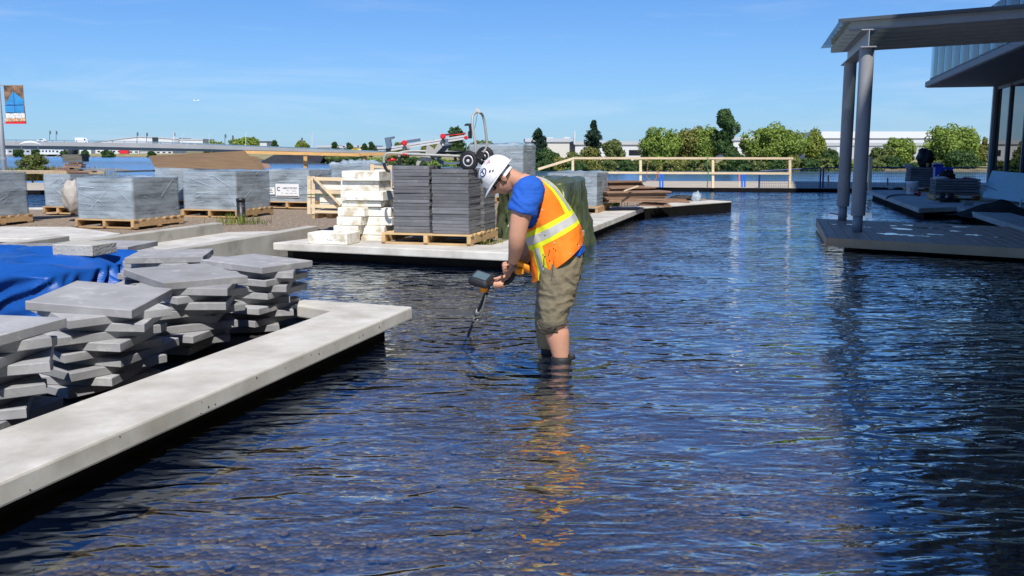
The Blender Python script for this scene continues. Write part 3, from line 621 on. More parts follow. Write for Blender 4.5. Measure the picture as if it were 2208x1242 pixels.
def wrap_shell(W, Lr, h, seed, bunch=0.03):
    mb = MB(); hx, hy = W / 2 + .006, Lr / 2 + .006
    def per(t):
        s = t * 4; k = int(s) % 4; f = s - int(s); c = [(-hx, -hy), (hx, -hy), (hx, hy), (-hx, hy)]; a = c[k]; b = c[(k + 1) % 4]
        return Vector((a[0] + (b[0] - a[0]) * f, a[1] + (b[1] - a[1]) * f, 0)), Vector((0, -1, 0) if k == 0 else (1, 0, 0) if k == 1 else (0, 1, 0) if k == 2 else (-1, 0, 0))
    def fn(a, b):
        p, n_ = per(a); z = -.02 + (h + .03) * b
        d = .005 + .005 * max(0, noise.noise(Vector((a * 30 + seed, z * 14, seed)))) + .003 * noise.noise(Vector((a * 9, z * 30, seed)))
        q = p + n_ * max(.002, d); q.z = z; return q
    mb.grid(fn, 96, 16, True)
    def top(a, b):
        x = (-1 + 2 * a) * hx; y = (-1 + 2 * b) * hy
        e_ = min(a, 1 - a, b, 1 - b) * 8
        return Vector((x, y, h + .012 + min(1, e_) * max(0, bunch * (1.1 * noise.noise(Vector((a * 4 + seed, b * 4, 0))) + .7 * noise.noise(Vector((a * 11 + seed, b * 11, 3))) + .25))))
    mb.grid(top, 22, 22); return mb
def paver_stack(corner, W, Lr, h, label, plabel, seed, wrapped=True, near='right', nx=4, ny=4, pallet=True, z0=None, layers=None, group='plastic-wrapped paver stacks', bunch=.03, rz=GA, m=None):
    sgn = -1 if near == 'right' else 1
    c_ = Vector(corner) + V * (sgn * W / 2) + U * (Lr / 2)
    ph = .135 if pallet else 0.0
    if pallet: make_pallet(c_, W, Lr, plabel, rz + random.uniform(-.012, .012))
    t = thing('paver_stack', label, 'paver stack', c_ + Vector((0, 0, ph + .001)), rz + random.uniform(-.02, .02), group)
    w_, l_ = W - .09, Lr - .09; n = layers or max(6, round(h / .062)); th = h / n
    for i in range(n):
        o = obj('paver_layer', paver_layer(w_, l_, th, nx, ny, m or paver), None, t, loc=Vector((random.uniform(-.012, .008), random.uniform(-.012, .012), i * th)), rz=(math.pi if i % 2 else 0) + random.uniform(-.006, .006))
    if wrapped:
        pw_ = obj('plastic_wrap', wrap_shell(w_, l_, h, seed, bunch), wrap_m, t, True, local=True)
        rf = random.Random(seed * 13); mbf = MB()
        for k in range(20):
            face = k % 3; ln = rf.uniform(.06, .5); an = rf.choice((rf.uniform(-.12, .12), rf.uniform(-.12, .12), rf.uniform(.3, .8), -rf.uniform(.3, .8), 1.5)); ln = ln * (.25 if an == 1.5 else 1)
            u0 = rf.uniform(-.48, .40); z0_ = rf.uniform(.03, h - .05); dx = math.cos(an) * ln; dz = math.sin(an) * ln; z1_ = min(h - .01, max(.01, z0_ + dz))
            if face < 2:
                x0_ = u0 * w_; x1_ = min(w_ / 2, x0_ + dx); mbf.beam((x0_, -l_ / 2 - .02, z0_), (x1_, -l_ / 2 - .02, z1_), .002, rf.uniform(.004, .012), up=(0, 1, 0) if abs(dz) > dx else (0, 0, 1))
            else:
                y0_ = u0 * l_; y1_ = min(l_ / 2, y0_ + dx); mbf.beam((w_ / 2 + .02, y0_, z0_), (w_ / 2 + .02, y1_, z1_), .002, rf.uniform(.004, .010))
        obj('film_fold_glint', mbf, fold_glint_m, pw_, local=True)['kind'] = 'stuff'  # folds of the film, with their glints laid on as pale strips
    return t
ZG = .33
A = P(72, 478, ZG) - U * 1.2
paver_stack(A, 1.1, 1.2, .665, 'wrapped paver stack cut by the left edge, dim side facing out', 'pallet under the leftmost wrapped paver stack', 1)
Bc = P(290, 494, ZG); sB = paver_stack(Bc, 1.06, 1.2, .60, 'biggest wrapped paver stack behind the left kerb wall, nearest to camera', 'pallet under the nearest wrapped paver stack', 2, nx=2, ny=5)
Cc = P(157, 462, ZG); paver_stack(Cc, .66, .9, .60, 'narrow wrapped paver stack under the plank, left of the white sack', 'small pallet left of the white sack', 3)
Dc = P(425, 446, ZG); paver_stack(Dc, 1.05, 1.1, .70, 'wrapped paver stack half hidden between two nearer stacks below the plywood sheet', 'pallet half hidden behind the middle stacks', 4, bunch=.06)
Ec = P(512, 470, ZG); sE = paver_stack(Ec, 1.12, 1.2, .645, 'wrapped paver stack just behind the black bollard', 'pallet right behind the black bollard', 5, nx=2, ny=5)
Fc = P(668, 450, ZG); sF = paver_stack(Fc, 1.02, 1.1, .62, 'wrapped paver stack carrying two white printed signs', 'pallet under the stack with white signs', 6, nx=2, ny=4)
Gc = P(800, 424, ZG); paver_stack(Gc, 1.2, 1.2, .66, 'far wrapped stack with bunched-up plastic on top, behind white stone blocks', 'pallet under the far stack with bunched plastic', 7, bunch=.16)
Hc = P(1130, 438, ZG); sH = paver_stack(Hc, 1.32, 1.2, 1.13, 'tall wrapped paver stack behind the saw stand handle', 'pallet under the tall stack behind saw stand', 8, bunch=.05)
Ic = P(1290, 462, ZG); paver_stack(Ic, 1.0, 1.2, .60, 'wrapped paver stack behind the green tarp', 'pallet beside the green tarp', 9)
R1c = P(1957, 414, .35); sR1 = paver_stack(R1c, 1.15, 1.1, .53, 'taller bare dark paver stack behind the white bucket, black bag on it', 'pallet behind the white bucket', 10, wrapped=False, near='left', nx=2, ny=3, group='bare paver stacks on the right walkway', m=slab_dark)
R2c = P(2012, 433, .35); sR2 = paver_stack(R2c, 1.02, 1.0, .36, 'lower bare dark paver stack with tools on it, black boots in front', 'pallet behind the black boots', 11, wrapped=False, near='left', nx=2, ny=3, group='bare paver stacks on the right walkway', m=slab_dark)
# signs on the wrapped stack
def frameM(origin, xdir, zdir=Vector((0, 0, 1))):
    x = xdir.normalized(); z = zdir.normalized(); y = z.cross(x)      # text lies in x/z plane, facing -y
    M = Matrix(((x.x, z.x, -y.x, 0), (x.y, z.y, -y.y, 0), (x.z, z.z, -y.z, 0), (0, 0, 0, 1))); M.translation = origin; return M
fo = Fc - V * 1.02 + U * .0; 
def onF(px, py):        # point on the lit face of stack F
    r = ray(px, py); n_ = -U; p0 = Fc + U * .018; t = (p0 - Vector((0, 0, HCAM))).dot(n_) / r.dot(n_); return Vector((0, 0, HCAM)) + r * t
mat('grey_ink', (.35, .35, .35), .8); paper = mat('printed_sheet', (0.80, 0.81, 0.82), 0.6, 0.03, 5)
for (x0, y0, x1, y1, lab, lines) in ((595, 397, 644, 425, 'large white sign with dark logo on a wrapped paver stack', 'big'), (570, 404, 592, 419, 'small white paper label on a wrapped paver stack', 'small')):
    a = onF(x0, y1); b = onF(x1, y0); wd = (b - a).dot(V); ht = b.z - a.z; c_ = (a + b) / 2
    s = thing('sign', lab, 'sign', c_, 0.0); s.rotation_euler = (0, 0, GA)
    obj('sheet', MB().box((0, 0, 0), (wd, .006, ht)), paper, s, local=True)
    F_ = lambda dx, dz: frameM(c_ - U * .0045 + V * (dx * wd) + Vector((0, 0, dz * ht)), V)
    if lines == 'big':
        text_part('lettering', 'ABBOTSFORD', ht * .20, F_(.12, .18), cream_text, s); [obj('print_line', MB().box((x_ * wd, -.004, z_ * ht), (w__ * wd, .002, .045 * ht)), MATS['grey_ink'], s, local=True) for x_, z_, w__ in ((.02, .0, .10), (.30, -.02, .18), (-.22, -.18, .07), (-.02, -.2, .16), (.18, -.2, .14), (.36, -.2, .1))]
        obj('print_bar', MB().box((0, -.004, -.42 * ht), (wd * .96, .002, ht * .07)), cream_text, s, local=True)
        mbb = MB()
        for k in range(14):
            a0 = R(40 + k * 20); a1 = R(60 + k * 20); r0, r1 = ht * .10, ht * .16; cxx = -.36 * wd; czz = .12 * ht
            mbb.add([(cxx + r * math.cos(a_), -.0045, czz + r * math.sin(a_)) for r, a_ in ((r0, a0), (r1, a0), (r1, a1), (r0, a1))], [(0, 1, 2, 3)])
        obj('logo', mbb, cream_text, s, local=True)
    else:
        for k in range(3): obj('print_line', MB().box((random.uniform(-.05, .05) * wd, -.004, (.25 - .22 * k) * ht), (wd * .6, .002, ht * .07)), cream_text, s, local=True)

# ---------------------------------------------------------------- bare slab stacks carrying the saw stand
SP = P(1016, 531, .352); SW, SL = 1.17, 1.12
make_pallet(SP - V * SW / 2 + U * SL / 2, SW, SL, 'light pallet under the charcoal slab stacks beneath the saw stand', group='wooden pallets on the mulch', m=mat('new_pallet_wood', (0.58, 0.40, 0.20), 0.8, 0.2, 3, 0.2, 30, rv=0.2, stretch=(1, 8, 8)))
def rough_slab(w, l, th, seed):
    mb = MB(); rr = random.Random(seed); n = 7; ring = []
    for k, (sx_, sy_, ex, ey) in enumerate(((-1, -1, 1, -1), (1, -1, 1, 1), (1, 1, -1, 1), (-1, 1, -1, -1))):
        for i in range(3):
            f = i / 3; ring.append(((sx_ + (ex - sx_) * f) * w / 2, (sy_ + (ey - sy_) * f) * l / 2))
    ins = [(0, .004), (.004, 0), (th - .004, 0), (th, .005)]; m_ = len(ring)
    for (z, i_) in ins:
        for (x, y) in ring:
            j = rr.uniform(-.0016, .0016); sx_ = (w / 2 - i_ + j) / (w / 2); sy_ = (l / 2 - i_ + j) / (l / 2); mb.v.append(Vector((x * sx_, y * sy_, z)))
    for k in range(3):
        for j in range(m_): mb.f.append((k * m_ + j, k * m_ + (j + 1) % m_, (k + 1) * m_ + (j + 1) % m_, (k + 1) * m_ + j))
    mb.f += [tuple(range(m_))[::-1], tuple(range(3 * m_, 4 * m_))]; return mb
SLABT = .0405
dark_me = [new_mesh('patio_slab', rough_slab(.465, .465, SLABT - .0006, k)) for k in range(3)]
for m_ in dark_me: m_.materials.append(slab_dark)
def dark_stack(cen, n, where, drz=0.0):
    dx = dy = 0
    for i in range(n):
        o = bpy.data.objects.new('patio_slab', dark_me[i % 3]); C.objects.link(o)
        o.location = Vector((cen.x + random.uniform(-.006, .006), cen.y + random.uniform(-.006, .006), .352 + .1365 + i * SLABT)); o.rotation_euler = (0, 0, GA + drz + random.uniform(-.016, .016) + random.choice((0, math.pi / 2, math.pi)))
        tag(o, 'charcoal patio slab, %s in the %s stack under the saw stand' % (ORD[n - 1 - i], where), 'slab', 'charcoal slabs stacked under the saw stand')
c00 = SP - V * .27 + U * .26
dark_stack(c00, 19, 'near right'); dark_stack(c00 - V * .52 + U * .03, 20, 'near left', .03); dark_stack(c00 + U * .55 + V * .02, 19, 'far right'); dark_stack(c00 - V * .5 + U * .55, 19, 'far left', -.02)

# ---------------------------------------------------------------- foreground grey slabs, fanned stacks
def quad_fit(q, z):
    w_ = [P(x, y, z) for x, y in q]; c_ = sum(w_, Vector()) / 4
    e1 = ((w_[1] - w_[0]) + (w_[2] - w_[3])) / 2; e2 = ((w_[2] - w_[1]) + (w_[3] - w_[0])) / 2
    a1 = math.atan2(e1.y, e1.x); a2 = math.atan2(e2.y, e2.x) - math.pi / 2; 
    d = (a2 - a1 + math.pi) % (2 * math.pi) - math.pi
    if abs(d) > math.pi / 2: a2 += math.pi; d = (a2 - a1 + math.pi) % (2 * math.pi) - math.pi
    return c_, a1 + d / 2, e1.length, e2.length
GT = .050
slab_cache = {}
def grey_slab(k):
    if k not in slab_cache: slab_cache[k] = new_mesh('patio_slab', rough_slab(.57, .57, GT - .001, 300 + k)); slab_cache[k].materials.append(slab_grey)
    return slab_cache[k]
def fan_stack(cen, ang, n, where, seed, grad=(0, 0), grp='grey slabs in the fanned stacks', zmin=.166, shift=.012, swing=45):
    """cen: middle of the top face of the topmost slab; grad: how the top slab leans"""
    rr = random.Random(seed); z = cen[2]
    for i in range(n):
        z -= GT
        if z < zmin: break
        o = bpy.data.objects.new('patio_slab', grey_slab(i % 5)); C.objects.link(o); k = .75 ** i
        up_ = Vector((-grad[0] * k, -grad[1] * k, 1)).normalized(); a_ = ang + (R(swing + rr.uniform(-14, 14)) if i % 2 else R(rr.uniform(-12, 12)) if i else 0)
        o.rotation_euler = (up_.to_track_quat('Z', 'Y').to_matrix() @ Matrix.Rotation(a_, 3, 'Z')).to_euler() if i == 0 and grad != (0, 0) else (Matrix.Rotation(up_.angle(Vector((0, 0, 1))) , 3, Vector((0, 0, 1)).cross(up_)) @ Matrix.Rotation(a_, 3, 'Z')).to_euler() if up_.z < .99999 else (0, 0, a_)
        if up_.z < .99999: o.rotation_euler = (Matrix.Rotation(up_.angle(Vector((0, 0, 1))), 3, Vector((0, 0, 1)).cross(up_)) @ Matrix.Rotation(a_, 3, 'Z')).to_euler()
        j = .055 if i else 0; o.location = Vector((cen[0] + rr.uniform(-j, j) - V.x * shift * i, cen[1] + rr.uniform(-j, j) - V.y * shift * i, z))
        tag(o, 'grey concrete patio slab, %s in %s' % (ORD[i], where), 'slab', grp)
fan_stack((-2.316, 5.18, .690), 1.555, 12, 'the fanned stack right of the blue tarp front', 21, (-.080, .06))
fan_stack((-2.14, 6.025, .705), .803, 12, 'the middle fanned stack', 35, (-.06, .03))
fan_stack((-1.898, 6.866, .685), 1.13, 12, 'the fanned stack nearest the walkway corner', 43, (-.05, 0))
fan_stack((-2.70, 7.30, .690), 1.748, 12, 'the stack between blue tarp and kerb wall', 5, (0, 0))
ea, eb = P(0, 722, .70), P(143, 684, .70); ed_ = (eb - ea).normalized(); nl_ = Vector((-ed_.y, ed_.x, 0)); c0 = eb - ed_ * .285 + nl_ * .285
fan_stack((c0.x, c0.y, .70), math.atan2(ed_.y, ed_.x), 12, 'the stack cut by the left edge', 62, (0, 0))
c5 = P(290, 528, .62); fan_stack((c5.x - .25, c5.y + .15, .62), GA + R(10), 9, 'the farthest grey stack behind the blue tarp', 71)
c6 = P(45, 536, .62); fan_stack((c6.x - .1, c6.y + .2, .62), GA + R(25), 9, 'the far left grey stack behind the blue tarp', 88)
# ---------------------------------------------------------------- blue tarp over a stack, concrete block on it
tc_ = P(250, 553, .66); TW, TL = 2.6, 1.35
def tarp_surface(center, hx, hy, top, bottom, rz, flare, folds, seed, sag=.05, rim=.06, ridge=.07):
    M = Matrix.Translation(Vector(center)) @ Matrix.Rotation(rz, 4, 'Z')
    def fn(a, b):
        th = 2 * math.pi * a; cx_, sy_ = math.cos(th), math.sin(th); k = 1 / max(abs(cx_), abs(sy_)); k = min(k, 1.36)
        ex, ey = cx_ * k * hx, sy_ * k * hy
        if b < .35:
            f = b / .35; z = top - sag * (noise.noise(Vector((ex * f * 2 + seed, ey * f * 2, 0))) ** 2) * 3 + .05 * (.35 - abs(noise.noise(Vector((ex * f * 3.2 + ey, ey * f * 3.2, seed))))) * min(1, (1 - f) * 5 + .2) - rim * (f ** 8); return M @ Vector((ex * f, ey * f, z))
        f = (b - .35) / .65; fold = sum(am * math.sin(fr * th + ph + 1.5 * f) for fr, am, ph in folds); n_ = noise.noise(Vector((cx_ * 3 + seed, sy_ * 3, f * 2)))
        rg = .5 - abs(noise.noise(Vector((th * 5.5 + f * 3.5 + seed, f * 1.3, seed)))) * 2.2
        o_ = 1 + flare * f ** 1.2 + (ridge * rg + fold * (.3 + .9 * f) + .09 * n_ * f + .03 * noise.noise(Vector((th * 9, f * 6, seed)))) * min(1, f * 4)
        return M @ Vector((ex * o_, ey * o_, top - rim - (top - bottom) * f * (1 + .08 * noise.noise(Vector((th * 2, seed, 1))))))
    return MB().grid(fn, 280, 56, True)
tcen = tc_ - V * (TW / 2) - U * .10; tcen.z = 0
tb = thing('blue_tarp', 'crumpled bright blue tarpaulin draped over a stack at the left', 'tarp', (tcen.x, tcen.y, .08))
obj('sheet', tarp_surface((tcen.x, tcen.y, 0), TW / 2, TL / 2, .665, .12, GA, .10, [(9, .03, .3), (17, .02, 1.2), (5, .05, 2)], 4.2, sag=.09, ridge=.13), blue_tarp_m, tb, True)
bq = (Vector((-3.44, 7.44, 0)), 1.349)
mbk = MB().box((0, 0, .045), (.30, .36, .09), 0, .006); 
o = obj('concrete_block', mbk, mat('rough_concrete', (0.42, 0.41, 0.37), .95, .12, 6, .5, 60, wear=((.30, .29, .26), 14, .55, .5)), None, local=True, loc=Vector((bq[0].x, bq[0].y, .664)), rz=bq[1]); tag(o, 'thick square concrete block weighing down the blue tarp', 'block')
o2 = obj('concrete_block', mbk.__class__().box((0, 0, .045), (.5, .35, .09), 0, .006), MATS['rough_concrete'], None, local=True, loc=Vector((-4.35, 8.9, .45)), rz=GA + .2); tag(o2, 'pale concrete block behind the square block on the tarp', 'block')

# ---------------------------------------------------------------- white stone blocks
blocks = [(732, 817, 369, 391, 'topmost of the white stone stack'), (730, 816, 391, 412, 'second from top in the white stone stack'), (729, 827, 412, 433.5, 'third from top, widest, in the white stone stack'), (733, 822, 434, 447, 'thin, fourth from top, in the white stone stack'),
          (725, 786, 448, 467.5, 'fifth row left in the white stone stack'), (787.5, 842, 448, 467.5, 'with dark hook mark, fifth row right in the stack'), (723, 779, 468, 487, 'sixth row left in the white stone stack'), (780.5, 845, 468, 487, 'sixth row right in the white stone stack'),
          (716, 771, 487.5, 506, 'low, at bottom left of the white stone stack'), (772.5, 829, 487.5, 508, 'stained, near the bottom of the white stone stack')]
def stone(x0, x1, y0, y1, d, dep, lab, jit=.02, dz=0):
    a = D(x0, y1, d); b = D(x1, y1, d); t = D(x0, y0, d); wd = (b.x - a.x) / V.x * .99; ht = t.z - a.z - .002
    c_ = b - V * wd / 2 + U * dep / 2; mb = MB().box((0, 0, ht / 2), (wd, dep, ht), 0, .008)
    o = obj('stone_block', mb, limestone, None, local=True, loc=Vector((c_.x, c_.y, a.z + .001 + dz)), rz=GA + random.uniform(-jit, jit)); tag(o, 'white stone block, ' + lab, 'stone block', 'white stone blocks'); return o
for i, (x0, x1, y0, y1, lab) in enumerate(blocks): stone(x0, x1, y0, y1, 11.85 + (.05 if i % 2 else 0), .40 if i != 2 else .45, lab)
bs = [stone(776, 822, 508.5, 521, 11.9, .35, 'dull, lowest of the white stone stack', dz=0), stone(718, 770, 506.5, 521, 11.95, .35, 'low, hidden behind the single block')]
fr_ = P(749, 528.5, .352); wd = .53; o = obj('stone_block', MB().box((0, 0, .07), (wd, .36, .14), 0, .006), limestone, None, local=True, loc=fr_ - V * wd / 2 + U * .18, rz=GA); tag(o, 'single white stone block lying on the middle walkway in front of its stack', 'stone block', 'white stone blocks')
def scribble(o, p0, n, size, seed):
    rs = random.Random(seed); mb = MB(); x = 0.0
    for k in range(n):
        if k % 5 == 4: x += size * .9; continue
        for s_ in range(2): mb.beam(p0 + V * (x + rs.uniform(0, .5) * size) + Vector((0, 0, rs.uniform(-.4, .4) * size)), p0 + V * (x + rs.uniform(.2, .7) * size) + Vector((0, 0, rs.uniform(-.5, .5) * size)), .002, size * .16)
        x += size * .85
    obj('ink_mark', mb, MATS['grey_ink'], o)
scribble(o, fr_ - V * .27 + Vector((0, 0, .058)) - U * .002, 13, .026, 1)
oo = [x for x in C.objects if x.get('label', '').startswith('white stone block, topmost')][0]
scribble(oo, D(736, 383, 11.80), 14, .018, 2)
# timber crate with stone
cd = 13.3; cr0 = D(668, 466, cd); crate = thing('timber_crate', 'pale timber crate holding white stone slabs beside the white stone stack', 'crate', (cr0.x, cr0.y, .33), 0)
cx0 = cr0
def cp_(px, py, off=0.0): return D(px, py, cd) + U * off
for px in (667, 676): obj('post', MB().beam(cp_(px, 380), cp_(px, 461), .05, .05), pale_wood, crate)
obj('brace', MB().beam(cp_(679, 382, -.04), cp_(737, 442, -.04), .03, .075, up=(0, -1, .2)), pale_wood, crate)
for y in (385, 413, 444): obj('slat', MB().beam(cp_(670, y, .0), cp_(770, y + 2, .0) , .03, .05), pale_wood, crate)
for i, (y0, y1) in enumerate(((389, 411), (415.5, 442))):
    a = cp_(679, y1, .04); b = cp_(765, y1, .04); t = cp_(679, y0, .04); obj('stone_slab', MB().box(((a + b) / 2 + U * .2 + Vector((0, 0, (t.z - a.z) / 2))), ((b - a).length, .4, t.z - a.z), GA * 0, .01), limestone, crate)
obj('strap', MB().beam(cp_(667, 419, -.06), cp_(735, 421, -.06), .004, .012), mat('green_strap', (.02, .10, .03), .5), crate)
for px in (669, 700, 735): obj('skid', MB().beam(cp_(px + 12, 464, -.02), cp_(px + 12, 464, .7), .09, .09), pallet_wood, crate)
obj('deck_board', MB().beam(cp_(672, 456, .2), cp_(770, 458, .2), .6, .03), pale_wood, crate)
# far crate behind
cf = thing('timber_crate', 'small pale crate corner peeking out behind the saw stand leg', 'crate', D(806, 420, 17), 0)
obj('post', MB().beam(D(803, 354, 17), D(803, 420, 17), .07, .07), pale_wood, cf); obj('post', MB().beam(D(842, 356, 17), D(842, 420, 17), .07, .07), pale_wood, cf)
obj('slat', MB().beam(D(803, 359, 17), D(845, 362, 17), .03, .05), pale_wood, cf); obj('stone_slab', MB().box(D(823, 390, 17.3), (.33, .3, .42)), limestone, cf)

# ================================================================ SAW STAND on the slab stacks
def S8(zx, zy, d=11.55): return D(820 + zx / 7.76, 220 + zy / 7.76, d)
sst = thing('saw_stand', 'folded wheeled mitre saw stand with red knobs lying on the slab stacks', 'saw stand', S8(1000, 1100))
def S8p(l, d=11.55): return [S8(x, y, d) for x, y in l]
def smooth_path(pts, n=6):
    out_ = []
    for i in range(len(pts) - 1):
        p0 = pts[max(i - 1, 0)]; p1 = pts[i]; p2 = pts[i + 1]; p3 = pts[min(i + 2, len(pts) - 1)]
        for k in range(n):
            t = k / n; out_.append(.5 * ((2 * p1) + (p2 - p0) * t + (2 * p0 - 5 * p1 + 4 * p2 - p3) * t * t + (3 * p1 - p0 - 3 * p2 + p3) * t ** 3))
    out_.append(pts[-1]); return out_
hp = [S8(1590, 850, 11.35), S8(1592, 700, 11.35), S8(1552, 480, 11.37), S8(1540, 300, 11.4), S8(1565, 205, 11.45), S8(1635, 165, 11.6), S8(1700, 205, 11.75), S8(1735, 300, 11.8), S8(1765, 500, 11.82), S8(1783, 690, 11.83), S8(1768, 780, 11.83), S8(1715, 850, 11.83)]
obj('handle', MB().tube(smooth_path(hp), .0165, 10), tube_grey, sst, True)
obj('latch', MB().slabpoly([S8(1595, 95, 11.55), S8(1640, 105, 11.55), S8(1690, 175, 11.55), S8(1600, 180, 11.55)], (0, .05, 0)), alu, sst)
obj('cord', MB().tube(smooth_path(S8p([(1625, 200), (1605, 310), (1585, 420), (1540, 480)])), .003, 6), black_plastic, sst, True)
lt = [S8(1340, 905, 11.35), S8(680, 880, 11.38), S8(340, 862, 11.4), S8(140, 858, 11.4), S8(80, 895, 11.4), S8(58, 975, 11.4), S8(65, 1020, 11.4)]
obj('lower_tube', MB().tube(smooth_path(lt), .0165, 10), tube_grey, sst, True)
obj('rubber_foot', MB().tube(smooth_path(S8p([(65, 1015), (72, 1070), (110, 1140), (160, 1158)], 11.4)), .019, 10), black_rub, sst, True)
obj('label_strip', MB().tube(S8p([(375, 868), (495, 874)], 11.396), .0175, 10), red_plastic, sst); obj('label_strip', MB().tube(S8p([(500, 874), (672, 880)], 11.393), .0175, 10), slate_blue, sst)
lt2 = [S8(1500, 850, 11.8), S8(760, 825, 11.8), S8(520, 822, 11.8), S8(330, 850, 11.8), S8(318, 920, 11.8)]
obj('lower_tube', MB().tube(smooth_path(lt2), .0165, 10), tube_grey, sst, True); obj('rubber_foot', MB().tube(S8p([(318, 930), (330, 1055)], 11.8), .019, 10), black_rub, sst)
ra_, rb_ = S8(165, 785, 11.5), S8(1455, 580, 11.5); rdir = (rb_ - ra_).normalized(); rup = Vector((0, 1, 0)).cross(rdir); rup = rup if rup.z > 0 else -rup
rl = obj('rail', MB().beam(ra_ + rup * .014, rb_ + rup * .014, .06, .022, up=rup).beam(ra_ - rup * .016, rb_ - rup * .016, .06, .022, up=rup).beam(ra_, rb_, .045, .012, up=rup), alu, sst)
obj('rail_groove', MB().beam(ra_ + rup * .003 - Vector((0, .024, 0)), rb_ + rup * .003 - Vector((0, .024, 0)), .004, .006, up=rup), black_plastic, rl)
for (kx, ky) in ((405, 685), (1050, 575), (1435, 598)):
    c_ = S8(kx, ky, 11.42); Mk = Matrix.Translation(c_) @ Matrix.Rotation(R(90), 4, 'X'); r_ = .034 if kx < 1400 else .024
    obj('knob', MB().lathe([(r_ * .8, 0), (r_, .01), (r_, .03), (r_ * .7, .042)], seg=12, M=Mk), red_plastic, sst)
obj('knob', MB().blob(S8(180, 965, 11.55), (.06, .02, .02), 10, 6, .3), red_plastic, sst, True)
obj('clamp_block', MB().box(S8(1085, 650, 11.5), (.08, .07, .05)), slate_blue, sst); obj('clamp_block', MB().box(S8(440, 750, 11.5), (.08, .07, .05)), tube_grey, sst)
obj('work_support', MB().slabpoly([S8(68, 600, 11.45), S8(120, 590, 11.45), S8(225, 575, 11.45), S8(222, 605, 11.45), S8(165, 625, 11.45), S8(185, 765, 11.45), S8(105, 785, 11.45)], (0, .1, 0)), slate_blue, sst)
obj('end_cap', MB().box(S8(140, 800, 11.5), (.06, .08, .05)), black_plastic, sst)
obj('work_support', MB().slabpoly([S8(1408, 375, 11.5), S8(1440, 358, 11.5), S8(1530, 358, 11.5), S8(1530, 610, 11.5), S8(1470, 610, 11.5), S8(1465, 500, 11.5), S8(1488, 470, 11.5), S8(1475, 395, 11.5), S8(1410, 400, 11.5)], (0, .08, 0)), black_plastic, sst)
obj('support_bar', MB().beam(S8(440, 665, 11.6), S8(670, 630, 11.6), .04, .035), slate_blue, sst); obj('support_bar', MB().beam(S8(1010, 555, 11.6), S8(1430, 525, 11.6), .04, .02), black_plastic, sst); obj('support_bar', MB().beam(S8(1120, 560, 11.55), S8(1430, 525, 11.55), .02, .008), red_plastic, sst)
obj('scissor_plate', MB().slabpoly(S8p([(775, 725), (825, 725), (905, 790), (950, 715), (1040, 640), (1100, 690), (925, 865), (755, 872)], 11.45), (0, .02, 0)), tube_grey, sst)
obj('scissor_plate', MB().slabpoly(S8p([(1090, 690), (1210, 690), (1080, 830), (930, 858)], 11.6), (0, .02, 0)), slate_blue, sst)
obj('scissor_plate', MB().slabpoly(S8p([(690, 905), (765, 910), (655, 1030), (650, 1060), (600, 1060), (605, 1000)], 11.42), (0, .025, 0)), tube_grey, sst)
obj('scissor_plate', MB().slabpoly(S8p([(885, 925), (950, 930), (1100, 1010), (1330, 1005), (1330, 1035), (1010, 1050)], 11.6), (0, .03, 0)), slate_blue, sst)
obj('pivot', MB().lathe([(.04, 0), (.04, .03), (.022, .032), (.022, .04)], seg=16, M=Matrix.Translation(S8(800, 955, 11.45)) @ Matrix.Rotation(R(90), 4, 'X')), tube_grey, sst)
obj('scissor_plate', MB().slabpoly(S8p([(700, 910), (880, 910), (845, 1010), (755, 1010)], 11.5), (0, .02, 0)), steel_dark, sst)
obj('bolt', MB().lathe([(.014, 0), (.014, .02)], seg=10, M=Matrix.Translation(S8(1050, 715, 11.44)) @ Matrix.Rotation(R(90), 4, 'X')), alu, sst)
obj('base_plate', MB().slabpoly(S8p([(900, 840), (1390, 830), (1390, 860), (900, 875)], 11.65), (0, .15, 0)), black_plastic, sst)
def wheel(c_, r, parent):
    M = Matrix.Translation(c_) @ Matrix.Rotation(GA - R(8), 4, 'Z') @ Matrix.Rotation(R(90), 4, 'X')
    wv = obj('wheel', MB().lathe([(r * .60, -.018), (r * .9, -.026), (r, -.016), (r, .016), (r * .9, .026), (r * .60, .018)], seg=30, M=M), black_rub, parent, True)
    obj('rim', MB().lathe([(r * .62, -.012), (r * .60, .021), (r * .50, .023), (r * .42, .012), (r * .18, .012), (r * .16, .028), (r * .10, .03)], seg=24, M=M), alu, wv, True)
    mbt = MB()
    for k in range(26):
        a = 2 * math.pi * k / 26; mbt.box((r * math.cos(a), r * math.sin(a), 0), (.008, .014, .04), a, M=M)
    obj('tread', mbt, black_rub, wv)
wheel(S8(1478, 985, 11.30), .117, sst); wheel(S8(1750, 905, 11.85), .115, sst)
obj('axle', MB().tube([S8(1478, 985, 11.3), S8(1750, 905, 11.85)], .014, 10), steel_dark, sst)
obj('axle_bracket', MB().slabpoly(S8p([(1600, 840), (1640, 830), (1720, 830), (1740, 900), (1690, 960), (1640, 960)], 11.6), (0, .12, 0)), black_plastic, sst)
# ================================================================ GREEN TARP
gt = thing('green_tarp', 'shiny dark green tarpaulin draped over a stack behind the worker', 'tarp', (0.52, 13.0, .34))
obj('sheet', tarp_surface((0.45, 13.05, 0), .45, .72, 1.12, .15, GA, .12, [(7, .09, .9), (15, .05, 2.1), (23, .035, .2), (41, .018, 1.4)], 9.1, rim=.03), green_tarp_m, gt, True)
